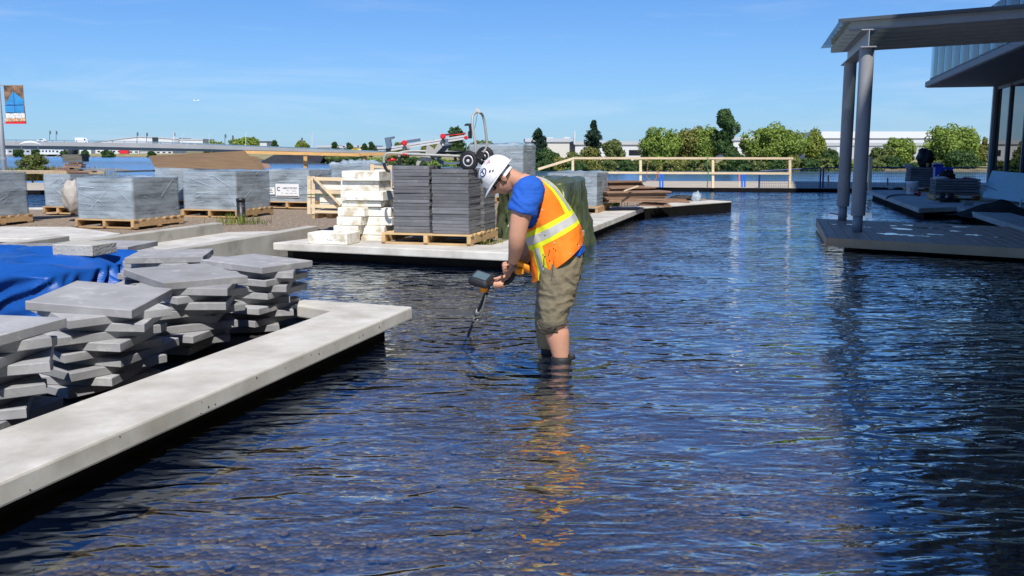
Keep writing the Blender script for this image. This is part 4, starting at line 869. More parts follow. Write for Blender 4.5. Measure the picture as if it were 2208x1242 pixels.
# ================================================================ timbers and boards on the left
pk = [(-60, 371, 15.0), (207, 371, 16.6)]
a = D(*pk[0]); b = D(*pk[1]); tag(obj('plank', MB().beam(a, b, .55, .05), pale_wood, None), 'wide pale plank laid across the stacks at the far left', 'plank')
offs_ = [(612, 1055, 462), (640, 900, 448), (660, 800, 430), (735, 930, 410), (735, 935, 386), (790, 900, 368)]
for i, (x0, x1, y) in enumerate(offs_):
    d_ = 16.0; a = D(x0 / 5.173, 280 + y / 5.173, d_); b = D(x1 / 5.173, 280 + (y + 4) / 5.173, d_)
    t = thing('deck_offcut', 'short brown deck board offcut, %s in the little pile on the plank' % ORD[len(offs_) - 1 - i], 'board', (a + b) / 2, 0, 'deck board offcuts')
    obj('board', MB().beam(a, b, .18, .028), composite, t)
    if i in (2, 4, 5):
        for k in range(5):
            q = a + (b - a) * (.15 + .16 * k); obj('groove', MB().box(q + Vector((0, -.091, 0)), (.022, .004, .016)), cream_text, t)
ply = [D(320, 336, 18.6), D(527, 325, 18.9), D(564, 367, 18.0), D(334, 361, 17.8)]
tag(obj('plywood_sheet', MB().slabpoly(ply, (.0, .02, -.0)), plywood, None), 'large stained plywood sheet leaning over the wrapped stacks', 'plywood')
tag(obj('plywood_sheet', MB().slabpoly([D(532, 336, 19.2), D(556, 338, 19.2), D(572, 366, 18.6), D(548, 366, 18.6)], (0, .02, 0)), plywood, None), 'small dark plywood piece behind right end of the large sheet', 'plywood')
tag(obj('board', MB().slabpoly([D(557, 350, 19.6), D(580, 354, 19.6), D(583, 363, 19.2), D(562, 361, 19.2)], (0, .04, 0)), composite, None), 'short brown board end beside the plywood', 'board')
tag(obj('plank', MB().beam(D(190, 365, 19), D(272, 366, 19.5), .3, .03), slab_grey, None), 'grey board lying behind the nearest wrapped stack, left', 'plank')
tag(obj('plank', MB().beam(D(258, 370, 18.2), D(326, 368, 18.8), .25, .03), steel_dark, None), 'dark board lying between the wrapped stacks', 'plank')
# white sack
sk = D(157, 424, 15.6)
tag(obj('sack', MB().blob((sk.x, sk.y, sk.z), (.17, .15, .27), 26, 20, .30, 2.6, 5), mat('woven_sack', (.40, .37, .33), .9, .1, 8, .3, 40, wear=((.25, .22, .17), 3, .55, .5)), None, True), 'bulging white sack hanging beside the nearest wrapped stack', 'sack')
# far-left timber guard rail
gl_ = thing('timber_guardrail', 'orange timber guard rail running behind the wrapped stacks on the left', 'guardrail', D(660, 385, 26))
for x0, y0, x1, y1 in ((525, 328, 776, 334), (776, 333, 872, 331)): obj('rail', MB().beam(D(x0, y0, 26), D(x1, y1, 25.6), .05, .085), orange_wood, gl_)
for px in (659, 787): obj('post', MB().beam(D(px, 337, 26.05), D(px, 418, 26.05), .10, .09), orange_wood, gl_)
# black bollard
bo = P(521, 479, ZG); bol = thing('bollard', 'short black pipe bollard standing in the mulch by the kerb wall', 'bollard', bo)
obj('pipe', MB().lathe([(.072, -.02), (.067, .0), (.067, .335)], bo, 22), black_plastic, bol, True); obj('cap', MB().lathe([(.074, .335), (.074, .385), (.06, .388)], bo, 22), black_plastic, bol, True)
for k in range(2): obj('screw', MB().lathe([(.006, 0), (.006, .006)], seg=8, M=Matrix.Translation(bo + Vector((.048, -.052, .12 + .14 * k))) @ Matrix.Rotation(R(45), 4, 'Z') @ Matrix.Rotation(R(90), 4, 'X')), alu, bol)
# ================================================================ brown boards behind the walkway
piles = [('the back pile of brown boards', 'brown deck board', [(1300, 1374, 391 + 3.0 * i, 18.6) for i in range(4)], 1),
         ('the middle pile of brown boards', 'brown deck board', [(1300, 1394 - 3 * i, 404 + 3.4 * i, 18.0) for i in range(3)], 2),
         ('the front pile of brown boards', 'brown deck board', [(1300, 1434 - 2 * i, 413 + 3.3 * i, 17.6) for i in range(7)], 3)]
for where, kind_, rows_, sd_ in piles:
    rr = random.Random(sd_)
    for i, (x0, x1, y, d_) in enumerate(rows_):
        a = D(x0 + rr.uniform(-4, 4), y + 1, d_); b = D(x1 + rr.uniform(-5, 5), y - .5, d_ + .35); a.z = b.z = (a.z + b.z) / 2
        tag(obj('board', MB().beam(a, b, .55 if i == 0 else .45, .024), composite, None), 'brown deck board, %s in %s' % (ORD[i], where), 'board', 'brown deck boards on the island')
for i, (x0, y0, x1, y1, d_, lab) in enumerate([(1376, 441, 1445, 444, 17.6, 'loose brown boards lying flat on the walkway end, left bundle'), (1412, 433, 1484, 435, 18.6, 'loose brown boards lying flat on the walkway end, right bundle'), (1345, 412, 1376, 401, 17.3, 'thin pale stick leaning on the brown boards')]):
    t = thing('board_bundle' if i < 2 else 'stick', lab, 'boards' if i < 2 else 'stick', D((x0 + x1) / 2, (y0 + y1) / 2, d_))
    if i < 2:
        for k in range(3): obj('board', MB().beam(D(x0 + 6 * k, y0 + 1.5 - 3 * k, d_ + .1 * k), D(x1 - 4 * k, y1 + 1 - 3 * k, d_ + .25 + .1 * k), .14, .024), composite, t)
    else: obj('shaft', MB().beam(D(x0, y0, d_), D(x1, y1, d_ + .2), .02, .02), pale_wood, t)
pl_ = P(1503, 433, .35); tag(obj('plastic_sheet', MB().blob(pl_ + Vector((0, .1, .06)), (.12, .1, .13), 16, 10, .7, 3, 3), wrap_m, None, True), 'crumpled clear plastic heap near the end of the dark-edged dock', 'plastic')
tag(obj('rag', MB().blob(P(1472, 429, .35) + Vector((0, .1, .02)), (.28, .1, .06), 16, 8, .6, 3, 8), black_rub, None, True), 'black rag lying on the dock beside the crumpled plastic', 'rag')
# ================================================================ far guard rail, straps, fence, stakes
gd = 30.4
gr = thing('timber_guardrail', 'pale timber guard rail along the far pond edge', 'guardrail', D(1381, 404, gd))
obj('rail', MB().beam(D(1237, 341, gd), D(1710, 341.5, gd), .07, .07), pale_wood, gr); obj('rail', MB().beam(D(1160, 365, gd - .3), D(1238, 341, gd), .07, .07), pale_wood, gr)
obj('rail', MB().beam(D(1237, 372, gd - .05), D(1703, 374, gd - .05), .05, .07), pale_wood, gr)
for px in (1235, 1381, 1537, 1703): obj('post', MB().beam(D(px, 345, gd), D(px, 405, gd), .08, .07), pale_wood, gr)
tag(obj('post', MB().beam(D(1877, 338, 25.8), D(1875, 411, 25.8), .08, .08), pale_wood, None), 'single timber post standing just right of the pergola columns', 'post')
or_strap = mat('orange_strap', (.62, .22, .08), .8, .1, 20); gn_strap = mat('green_webbing', (.05, .28, .17), .8, .1, 20)
tag(obj('strap', MB().tube(smooth_path([D(x, y, gd - .08) for x, y in ((1398, 341), (1396, 365), (1393, 378), (1400, 388), (1411, 390), (1416, 380), (1417, 369), (1421, 371), (1420, 384))]), [.03] * 49, 6, flat=.25), or_strap, None, True), 'orange webbing strap hanging and looping from the guard rail', 'strap')
tag(obj('strap', MB().tube(smooth_path([D(x, y, gd - .08) for x, y in ((1527, 338), (1524, 355), (1527, 372), (1525, 404))]), [.05] * 19, 6, flat=.25), gn_strap, None, True), 'green webbing strap hanging down from the guard rail', 'strap')
for px, lab in ((1426, 'pair of bright blue marker stakes left of the green strap'), (1603, 'pair of bright blue marker stakes beside an orange stake')):
    t = thing('marker_stakes', lab, 'stakes', D(px, 405, 31.8), 0, 'blue marker stakes')
    for dx in (-3, 3): obj('stake', MB().beam(D(px + dx, 371 + abs(dx), 31.8), D(px + dx, 405, 31.8), .05, .03), mat('blue_paint', (.01, .12, .60), .6, .05), t)
or_paint = mat('orange_paint', (.80, .16, .04), .6, .05)
for px, y0, d_, lab in ((1594, 376, 31.9, 'orange-topped stake next to blue stakes in the gravel path'), (1786, 378, 32, 'orange stake seen behind the blue fence left of the columns'), (1914, 384, 32.3, 'red-orange stake in the gravel right of the pergola columns')):
    t = thing('survey_stake', lab, 'stake', D(px, 404, d_), 0, 'survey stakes'); obj('top', MB().beam(D(px, y0, d_), D(px, y0 + 14, d_), .045, .03), or_paint, t); obj('shaft', MB().beam(D(px, y0 + 14.2, d_), D(px, 405, d_), .04, .025), pale_wood, t)
fences = [(1638, 369, 1770, 362, 'blue wire mesh fence panel starting behind the guard rail end'), (1776, 361.5, 1958, 361, 'blue wire mesh fence panel passing behind the pergola columns'), (1962, 361, 2140, 362, 'blue wire mesh fence panel behind the bare paver stacks')]
for x0, y0, x1, y1, lab in fences:
    fd = 31.4; a = D(x0, y0, fd); b = D(x1, y1, fd); t = thing('fence_panel', lab, 'fence', Vector((a.x, a.y, .28)), 0, 'blue wire mesh fence panels')
    obj('top_rail', MB().tube([a, b], .022, 6), fence_blue, t)
    for p_ in (a, b): obj('post', MB().tube([p_, Vector((p_.x, p_.y, .19))], .03, 6), fence_blue, t)
    obj('bottom_rail', MB().tube([Vector((a.x, a.y, .2)), Vector((b.x, b.y, .2))], .018, 6), fence_blue, t)
    mb = MB(); n = int((b.x - a.x) / .06)
    for k in range(1, n):
        f = k / n; q = a + (b - a) * f; mb.box((q.x, q.y, (q.z + .2) / 2), (.005, .005, q.z - .2))
    for k in range(1, 7): z = .2 + (min(a.z, b.z) - .2) * k / 7; mb.box(((a.x + b.x) / 2, a.y, z), (b.x - a.x, .005, .005))
    obj('wire_mesh', mb, fence_blue, t)['kind'] = 'stuff'
# ================================================================ things on the right walkway
def on_stack(s, h): return Vector((s.location.x, s.location.y, s.location.z + h))
t1 = on_stack(sR1, .531)
tag(obj('rubbish_bag', MB().blob(D(1995, 341, t1.y - .05), (.22, .2, .26), 22, 16, .45, 2.4, 2), mat('black_bag', (.010, .010, .011), .55, .2, 8), None, True), 'lumpy black bag on top of the taller bare paver stack', 'bag')
cpb = D(2000, 360, t1.y - .35); cu_ = thing('flower_pot', 'small tan cup in front of the black bag', 'cup', cpb)
obj('cup', MB().lathe([(.03, .0), (.042, .085), (.045, .085), (.045, .1), (.038, .1), (.03, .02)], cpb, 14), mat('tan_clay', (.45, .36, .24), .8), cu_, True)
tag(obj('paver', MB().box(D(1958, 357, t1.y - .45), (.2, .25, .07), GA, .006), slab_grey, None), 'loose grey paver on the left edge of the taller bare stack', 'paver')
def crate(px0, px1, y0, y1, d_, lab):
    a = D(px0, y1, d_); b = D(px1, y1, d_); tt = D(px0, y0, d_); w_ = b.x - a.x; h_ = tt.z - a.z; t = thing('plastic_crate', lab, 'crate', ((a.x + b.x) / 2, d_ + .15, a.z), GA, 'blue plastic crates')
    for (c_, s_) in (((0, -.15, h_ / 2), (w_, .012, h_)), ((0, .15, h_ / 2), (w_, .012, h_)), ((-w_ / 2 + .006, 0, h_ / 2), (.012, .286, h_)), ((w_ / 2 - .006, 0, h_ / 2), (.012, .286, h_))): obj('side', MB().box(c_, s_), blue_plastic, t, local=True)
    obj('bottom', MB().box((0, 0, .01), (w_ - .026, .284, .012)), blue_plastic, t, local=True); obj('rim', MB().box((0, -.158, h_ - .015), (w_ + .01, .006, .028)), blue_plastic, t, local=True); return t, w_, h_
ctop = D(2037, 385, R2c.y + .75)
k1, w_, h_ = crate(2021, 2056, 361, 385, R2c.y + .7, 'bright blue plastic crate with white marks on the lower bare stack'); 
obj('print_mark', MB().box((.06, -.163, h_ * .72), (.09, .002, .04)), white_paint, k1, local=True); obj('print_mark', MB().box((-.12, -.163, h_ * .2), (.03, .002, .07)), white_paint, k1, local=True)
k2, w_, h_ = crate(2016, 2036, 354.5, 362, R1c.y + .35, 'blue crate half hidden behind the nearer blue crate'); obj('white_cloth', MB().blob((0, 0, h_), (.12, .08, .05), 10, 6, .3), white_plastic, k2, True, local=True)
t2 = on_stack(sR2, .361)
tag(obj('work_clothes', MB().blob(D(2043, 378, t2.y - .1), (.16, .14, .10), 22, 14, .7, 2.8, 4), mat('dark_cloth', (.02, .017, .016), .9, .4, 6), None, True), 'heap of dark work clothes in front of the blue crate', 'clothes')
tag(obj('white_cloth', MB().blob(D(2030, 384, t2.y - .2), (.2, .08, .035), 16, 8, .5, 3, 6), white_plastic, None, True), 'crumpled white cloth under the dark work clothes', 'cloth')
tl = D(2084, 386, t2.y - .1); tt_ = thing('power_tool', 'red and black hand tool lying on the lower bare paver stack', 'tool', tl)
obj('body', MB().blob(tl, (.13, .05, .035), 14, 8, .3, 2, 1), red_plastic, tt_, True); obj('handle', MB().tube([tl + Vector((.05, -.02, .01)), tl + Vector((.2, -.03, .0))], .018, 8), black_plastic, tt_); obj('saw_blade', MB().box(tl + Vector((-.13, -.02, -.01)), (.14, .03, .015)), black_plastic, tt_); obj('guard', MB().box(tl + Vector((.08, .02, .045)), (.26, .02, .012)), alu, tt_)
bp_ = P(1966, 419, .352); bk = thing('bucket', 'white plastic bucket with red lettering on the right walkway', 'bucket', bp_)
bkh = .335
obj('pail', MB().lathe([(.118, 0), (.128, .01), (.146, bkh - .05), (.153, bkh - .05), (.156, bkh - .02), (.156, bkh), (.148, bkh), (.142, bkh - .03), (.12, .03)], bp_, 28), white_plastic, bk, True)
obj('rim', MB().lathe([(.150, bkh - .075), (.157, bkh - .075), (.157, bkh - .065), (.150, bkh - .065)], bp_, 28), white_plastic, bk, True)
obj('wire_handle', MB().tube([bp_ + Vector((.152 * math.cos(a), -.152 * abs(math.sin(a)) * .98 - .006, bkh - .07 - .11 * abs(math.sin(a)))) for a in [R(k * 15) for k in range(0, 13)]], .003, 6), alu, bk, True)
def curved_text(body, c_, r, z, size, m, parent, squash=1):
    for i, ch in enumerate(body):
        a = R(-96 + (i - (len(body) - 1) / 2) * size * .72 / r * 57.3); n_ = Vector((math.cos(a), math.sin(a), 0)); x_ = Vector((-n_.y, n_.x, 0))
        text_part('lettering', ch, size, frameM(c_ + n_ * r + Vector((0, 0, z)), x_), m, parent)
curved_text('PRO', bp_, .137, .125, .085, cream_text, bk); 
obj('print_bar', MB().grid(lambda a, b: bp_ + Vector((.1335 * math.cos(R(-140 + 75 * a)), .1335 * math.sin(R(-140 + 75 * a)), .078 + .02 * b)), 10, 2), red_plastic, bk)
rt = P(1982, 423, .352); rtt = thing('pump', 'small red pump lying on the walkway at the end of the black hose', 'pump', rt)
obj('body', MB().lathe([(.03, 0), (.055, .01), (.055, .075), (.03, .085)], seg=16, M=Matrix.Translation(rt + Vector((-.06, 0, .056))) @ Matrix.Rotation(R(90), 4, 'Y')), red_plastic, rtt, True); obj('fitting', MB().box(rt + Vector((-.1, 0, .05)), (.07, .05, .06)), black_plastic, rtt)
hs_ = [P(1975, 421, .36), P(1945, 420, .36), P(1925, 421, .37), P(1914, 425, .36), P(1909, 432, .22), P(1908, 436, .10)]
tag(obj('hose', MB().tube(smooth_path(hs_), .016, 8), black_rub, None, True), 'black hose curving over the walkway edge into the pond', 'hose')
for i, px in enumerate((2034, 2052)):
    c_ = P(px, 436, .352); t = thing('boot', 'black work boot, %s of the pair before the lower bare stack' % ('left' if i == 0 else 'right'), 'boot', c_, 0, 'pair of black boots')
    bt = mat('boot_leather', (.016, .015, .015), .7, .3, 12)
    obj('shaft', MB().lathe([(.055, .03), (.055, .1), (.062, .2), (.05, .2), (.045, .1)], c_ + Vector((-.02, .03, 0)), 14), bt, t, True); obj('foot', MB().blob(c_ + Vector((.05, -.03, .045)), (.13, .06, .055), 16, 10, .1), bt, t, True); obj('sole', MB().prism([(c_.x + .04 + .135 * math.cos(a), c_.y - .02 + .062 * math.sin(a)) for a in [R(k * 30) for k in range(12)]], .353, .375), black_rub, t)
tag(obj('paver', MB().box(P(2090, 443, .352) + Vector((0, .05, .045)), (.18, .12, .09), GA, .005), slab_grey, None), 'single grey paver on the walkway right of the boots', 'paver')
# foam boards leaning on the glazing
fbp = [D(2117, 425, 20.6), D(2208, 437, 19.4), D(2230, 440, 19.2), D(2230, 380, 20.6), D(2208, 377, 20.7), D(2138, 371, 21.6)]
fb0 = thing('foam_board', 'pale blue insulation board leaning at the right edge', 'foam board', fbp[0])
obj('sheet', MB().slabpoly(fbp, (.03, .05, 0)), foam_blue, fb0)
tag(obj('foam_board', MB().slabpoly([p + Vector((.10, .16, .02)) for p in fbp[:2]] + [p + Vector((.10, .16, .03)) for p in fbp[2:]], (.03, .05, 0)), foam_blue, None), 'second pale blue insulation board just behind the leaning one', 'foam board')
tag(obj('cord', MB().tube(smooth_path([D(2105, 403, 20.4), D(2127, 402, 20.3), D(2150, 411, 20.15)]), .007, 6), black_plastic, None), 'thin black cord hanging across the blue insulation board', 'cord')
# dark soil heap
sc = P(2165, 465, .28)
def heap(a, b):
    x = -1 + 2 * a; y = -1 + 2 * b; r = math.sqrt(x * x + y * y); return sc + Vector((x * .8, y * .55 + .2, max(-.02, .30 * (1 - r) + .05 * noise.noise(Vector((x * 3, y * 3, 0))))))
tag(obj('soil_heap', MB().grid(heap, 30, 30), soil_and_shade, None, True), 'conical heap of dark soil below the blue insulation board', 'soil heap')
tag(obj('plastic_tube', MB().tube([P(2200, 450, .30), P(2200, 450, .30) + Vector((0, 0, .2))], .02, 10), white_plastic, None), 'short white tube sticking up by the soil heap', 'tube')
for i, (px, py, lab) in enumerate(((1905, 409, 'dark tools lying at the far end of the right walkway'),)):
    c_ = P(px, py, .355); t = thing('tool_heap', lab, 'tools', c_)
    for k in range(6): obj('tool', MB().blob(c_ + Vector((random.uniform(-.5, .5), random.uniform(-.1, .3), .03)), (.16, .05, .04), 10, 6, .5, 3, k), black_rub, t, True)
tag(obj('stick', MB().tube([P(1790, 463, .305) + Vector((0, 0, .03)), P(1826, 472, .305) + Vector((0, 0, .05))], .012, 6), black_plastic, None), 'thin dark stick lying on the brown deck behind the columns', 'stick')

# ================================================================ LEFT BACKGROUND: lamp post with banner
lp = D(9, 365, 26); lpb = Vector((lp.x, 26, .28)); lpt = thing('lamp_post', 'pale grey lamp post at the left edge carrying a picture banner', 'lamp post', lpb)
obj('pole', MB().tube([lpb, Vector((lpb.x, 26, 5.6))], [.075, .055], 14), pale_grey, lpt, True)
obj('collar', MB().tube([Vector((lpb.x, 26, 1.22)), Vector((lpb.x, 26, 1.28))], .083, 14), steel_grey, lpt)
za, zb = D(30, 184, 26).z, D(30, 267, 26).z
for z in (za, zb + .03): obj('arm', MB().tube([Vector((lpb.x, 26, z)), Vector((lpb.x + .70, 26, z))], .014, 8), steel_grey, lpt)
bx0, bx1 = lpb.x + .16, lpb.x + .72
bn = thing('banner', 'picture banner of a blue-sailed boat on the left lamp post', 'banner', ((bx0 + bx1) / 2, 25.99, zb)); bh = za - zb; bwid = bx1 - bx0
obj('cloth', MB().grid(lambda a, b: Vector((bx0 + bwid * a, 25.99 + .02 * math.sin(3 * a + 2 * b), zb + bh * b)), 8, 10), mat('banner_ground', (.10, .07, .05), .7, .5, 7, col2=(.22, .13, .08)), bn, True)
def bpoly(pts, name, m, dy=.03):
    obj(name, MB().add([(bx0 + bwid * x, 25.99 - dy, zb + bh * y) for x, y in pts], [tuple(range(len(pts)))]), m, bn)
sail = mat('sail_print', (.03, .24, .52), .7, .2, 5); sail2 = mat('sail_print_dark', (.02, .10, .30), .7, .2, 5)
bpoly([(.50, .84), (.10, .55), (.08, .50), (.95, .50), (.98, .62)], 'print', sail); bpoly([(.05, .47), (.97, .48), (.96, .28), (.08, .30)], 'print', sail)
bpoly([(.49, .86), (.52, .86), (.54, .30), (.50, .30)], 'print', sail2, .033); bpoly([(.06, .49), (.97, .505), (.97, .48), (.06, .465)], 'print', sail2, .033)
bpoly([(.05, .27), (.98, .28), (.98, .16), (.05, .15)], 'print', mat('hull_print', (.55, .52, .50), .7, .5, 18, col2=(.75, .70, .68))); bpoly([(.0, .05), (1, .06), (1, .0), (.0, .0)], 'print', red_plastic)
bpoly([(.0, .15), (1, .15), (1, .07), (.0, .06)], 'print', mat('boats_print', (.40, .22, .10), .7, .5, 25, col2=(.6, .4, .25)))
# ================================================================ BRIDGE
st = [(-260, 297, 302.5, 311, 321, 445), (0, 300.5, 304.5, 313.5, 322, 430), (150, 302.3, 306.3, 315, 322.5, 415), (300, 305, 308.3, 318.3, 324.5, 400), (430, 309.5, 312, 321, 326.5, 385), (527, 314, 316, 323.5, 328.5, 372), (667, 319.6, 321.5, 327.5, 331, 355), (800, 325.5, 327, 330.5, 333, 342), (900, 330, 331, 333.5, 335, 332)]
brg = thing('road_bridge', 'long low concrete road bridge crossing the river at left', 'bridge', Vector((D(150, 330, 415).x, 415, RZ)))
def strip(y0i, y1i, dep, doff=0.0):
    mb = MB(); dd = Vector((0.12, 1, 0)).normalized()
    for s in st:
        a = D(s[0], s[y0i], s[5] + doff); b = D(s[0], s[y1i], s[5] + doff); mb.v += [a, b, b + dd * dep, a + dd * dep]
    n = len(st)
    for i in range(n - 1):
        for k in range(4): mb.f.append((i * 4 + k, i * 4 + (k + 1) % 4, i * 4 + 4 + (k + 1) % 4, i * 4 + 4 + k))
    mb.f += [(0, 1, 2, 3), tuple(4 * (n - 1) + k for k in (3, 2, 1, 0))]; return mb
bc = mat('bridge_concrete', (.34, .33, .31), .9, .08, .12); bcd = mat('bridge_girder', (.17, .17, .165), .9, .1, .12)
obj('deck', strip(2, 3, 15), bc, brg); obj('girder', strip(3, 4, 12, 1.4), bcd, brg)
rm = mat('bridge_rail', (.16, .24, .30), .6, .1, 1)
mb = MB()
for doff in (.2, 14.6):
    for i in range(len(st) - 1):
        for f_ in (0.0, .5):
            a = D(st[i][0], st[i][1] + (st[i][2] - st[i][1]) * f_, st[i][5]) + Vector((0, doff, 0)); b = D(st[i + 1][0], st[i + 1][1] + (st[i + 1][2] - st[i + 1][1]) * f_, st[i + 1][5]) + Vector((0, doff, 0)); mb.beam(a, b, .12, .16)
obj('rail', mb, rm, brg)
for k in range(40):
    px = -200 + k * 26.0; y0 = float(np.interp(px, [s[0] for s in st], [s[1] for s in st])); y1 = float(np.interp(px, [s[0] for s in st], [s[2] for s in st])); d_ = float(np.interp(px, [s[0] for s in st], [s[5] for s in st]))
    obj('rail_post', MB().beam(D(px, y0, d_) + Vector((0, .2, 0)), D(px, y1 + .3, d_) + Vector((0, .2, 0)), .22, .22), rm, brg)
for px in (-230, 156):
    d_ = 420 if px > 0 else 445
    pr = obj('pier', MB().tube([D(px - 2, 321, d_), D(px - 2, 334, d_)], 1.25, 10).tube([D(px + 6, 321, d_ + 3), D(px + 6, 334, d_ + 3)], 1.25, 10), bcd, brg)
    a = D(px - 21, 333, d_ - 3); b = D(px + 22, 350, d_ - 3)
    obj('fender', MB().box(((a.x + b.x) / 2, d_, (a.z + b.z) / 2), (b.x - a.x, 7, a.z - b.z)), mat('fender_timber', (.12, .105, .08), .9, .4, .3, stretch=(.3, 1, 5)), pr)
ab = [D(556, 352, 356), D(590, 334, 356), D(700, 333, 352), D(690, 352, 352)]
obj('bridge_end_shade', MB().slabpoly(ab, (0, 6, 0)), mat('bridge_end_shade_dark', (.03, .03, .035), .9, .2, .3), brg)  # dark panel standing in for the shade beneath the bridge end
# white canopy by the bridge
wc = D(62, 312, 330); cn = thing('white_canopy', 'white curved canopy roof in front of the bridge at left', 'canopy', wc)
obj('roof', MB().grid(lambda a, b: D(10 + 80 * a, 313 - 9.5 * max(0, math.sin(math.pi * min(1, max(0, (a - .38) / .62)))) ** .8 * (1 - abs(b - .5)) - 1.2 * math.sin(math.pi * a), 330 + 12 * b), 30, 6), white_paint, cn, True)
for f_ in (.45, .9): obj('post', MB().tube([D(10 + 80 * f_, 312, 333), D(10 + 80 * f_, 322, 333)], .12, 6), pale_grey, cn)
# street lamps / flags on the bridge
lamps = [(107, 281.5, 304, 1, 'first'), (121, 282, 304, 1, 'second'), (295.5, 285, 308, 1, 'third'), (316, 286, 308, 1, 'fourth'), (375, 285.5, 310, 2, 'fifth'), (393, 292, 311, 0, 'sixth'), (451, 290.5, 312, 0, 'seventh'), (485, 289.5, 313, 1, 'eighth'), (501, 292, 314, 1, 'ninth'), (530, 287, 316, 0, 'tenth'), (650, 297, 321, 1, 'eleventh'), (673, 287, 322, 0, 'twelfth')]
for px, y0, y1, kd, nth in lamps:
    d_ = float(np.interp(px, [s[0] for s in st], [s[5] for s in st])) + 8; t = thing('street_lamp', 'distant pole on the bridge, %s from the left%s' % (nth, ', with dark banner' if kd else ', slim white lamp'), 'street lamp', D(px, y1, d_), 0, 'poles along the bridge')
    obj('pole', MB().tube([D(px, y1, d_), D(px, y0, d_)], .12 if kd < 2 else .22, 6), steel_dark if kd == 1 else pale_grey, t)
    if kd: obj('banner', MB().box(D(px + 1.2, y0 + 4.2, d_), (.7, .06, 1.5)), steel_dark, t)
    else: obj('arm', MB().tube([D(px, y0, d_), D(px + 5, y0 - 2, d_)], .08, 6), pale_grey, t)
# vehicles
glass_dark = mat('vehicle_glass', (.02, .025, .03), .1, .1, 1, spec=.8); tyre_m = black_rub
def vehicle(name, lab, px, ybot, d_, prof, width, m, win, wheels, grp=None, L_=None):
    base = D(px, ybot, d_); t = thing(name, lab, name.split('_')[-1], base, 0, grp)
    q = [base + Vector((x, 0, z)) for x, z in prof]; bevel(obj('body', MB().slabpoly(q, (0, width, 0)), m, t), .06, 2)
    for wp_ in win: obj('window', MB().slabpoly([base + Vector((x, -.01, z)) for x, z in wp_], (0, -.01, 0)), glass_dark, t)
    for (x, r) in wheels:
        for yy in (.05, width - .05):
            wv = obj('wheel', MB().lathe([(r * .6, -.1), (r, -.1), (r, .1), (r * .6, .1)], seg=16, M=Matrix.Translation(base + Vector((x, yy, r))) @ Matrix.Rotation(R(90), 4, 'X')), tyre_m, t)
            obj('rim', MB().lathe([(r * .58, -.09), (r * .5, .105), (.02, .106)], seg=12, M=Matrix.Translation(base + Vector((x, yy, r))) @ Matrix.Rotation(R(90), 4, 'X')), alu, wv)
    return t
yv = float(np.interp(176, [s[0] for s in st], [s[2] for s in st])); dv = 418
vehicle('delivery_van', 'white delivery van driving on the bridge', 176, 309.3, dv, [(-2.9, .35), (-2.9, 2.3), (-2.75, 2.5), (1.0, 2.5), (1.5, 2.35), (2.25, 1.35), (2.85, 1.05), (2.95, .35)], 2.0, white_paint, [[(1.05, 1.45), (1.15, 2.2), (1.5, 2.15), (2.0, 1.45)]], [(-1.9, .36), (1.95, .36)])
vehicle('parked_car', 'white car on the bridge near the left edge', 89, 306.2, 424, [(-2.2, .3), (-2.2, .85), (-1.5, 1.0), (-.9, 1.45), (.7, 1.45), (1.4, .95), (2.2, .8), (2.2, .3)], 1.8, white_paint, [[(-1.2, 1.0), (-.8, 1.36), (.6, 1.36), (1.1, 1.0)]], [(-1.35, .33), (1.4, .33)])
vehicle('yellow_car', 'yellow car on the road right of the bridge', 767, 328.3, 352, [(-1.9, .3), (-1.95, .9), (-1.3, 1.05), (-.8, 1.5), (.7, 1.5), (1.3, 1.0), (1.95, .85), (1.95, .3)], 1.8, mat('yellow_paint', (.75, .55, .01), .35, .05), [[(-1.05, 1.05), (-.7, 1.4), (.6, 1.4), (1.05, 1.05)]], [(-1.2, .32), (1.2, .32)])
# aeroplane
ap = D(424, 217, 5000); pl = thing('aeroplane', 'tiny white airliner climbing in the sky at left', 'aeroplane', ap)
AM = Matrix.Translation(ap) @ Matrix.Rotation(R(-8), 4, 'Y')
obj('fuselage', MB().tube([AM @ Vector((x, 0, 0)) for x in (-15, -12, 10, 14, 16)], [.6, 2.0, 2.2, 1.6, .4], 10), white_paint, pl, True)
for s_ in (-1, 1): obj('wing', MB().slabpoly([AM @ Vector(v) for v in ((3, 0, -.5), (-2, 0, -.5), (-6, s_ * 16, 1.2), (-4, s_ * 16, 1.2))], (0, 0, .5)), white_paint, pl)
obj('tail_fin', MB().slabpoly([AM @ Vector(v) for v in ((-9, 0, 1), (-14.5, 0, 1), (-17, 0, 8.5), (-14, 0, 8.5))], (0, .5, 0)), white_paint, pl); obj('tailplane', MB().slabpoly([AM @ Vector(v) for v in ((-11, -6, 1), (-14, -6, 1), (-14.5, 6, 1), (-11.5, 6, 1))], (0, 0, .4)), white_paint, pl)
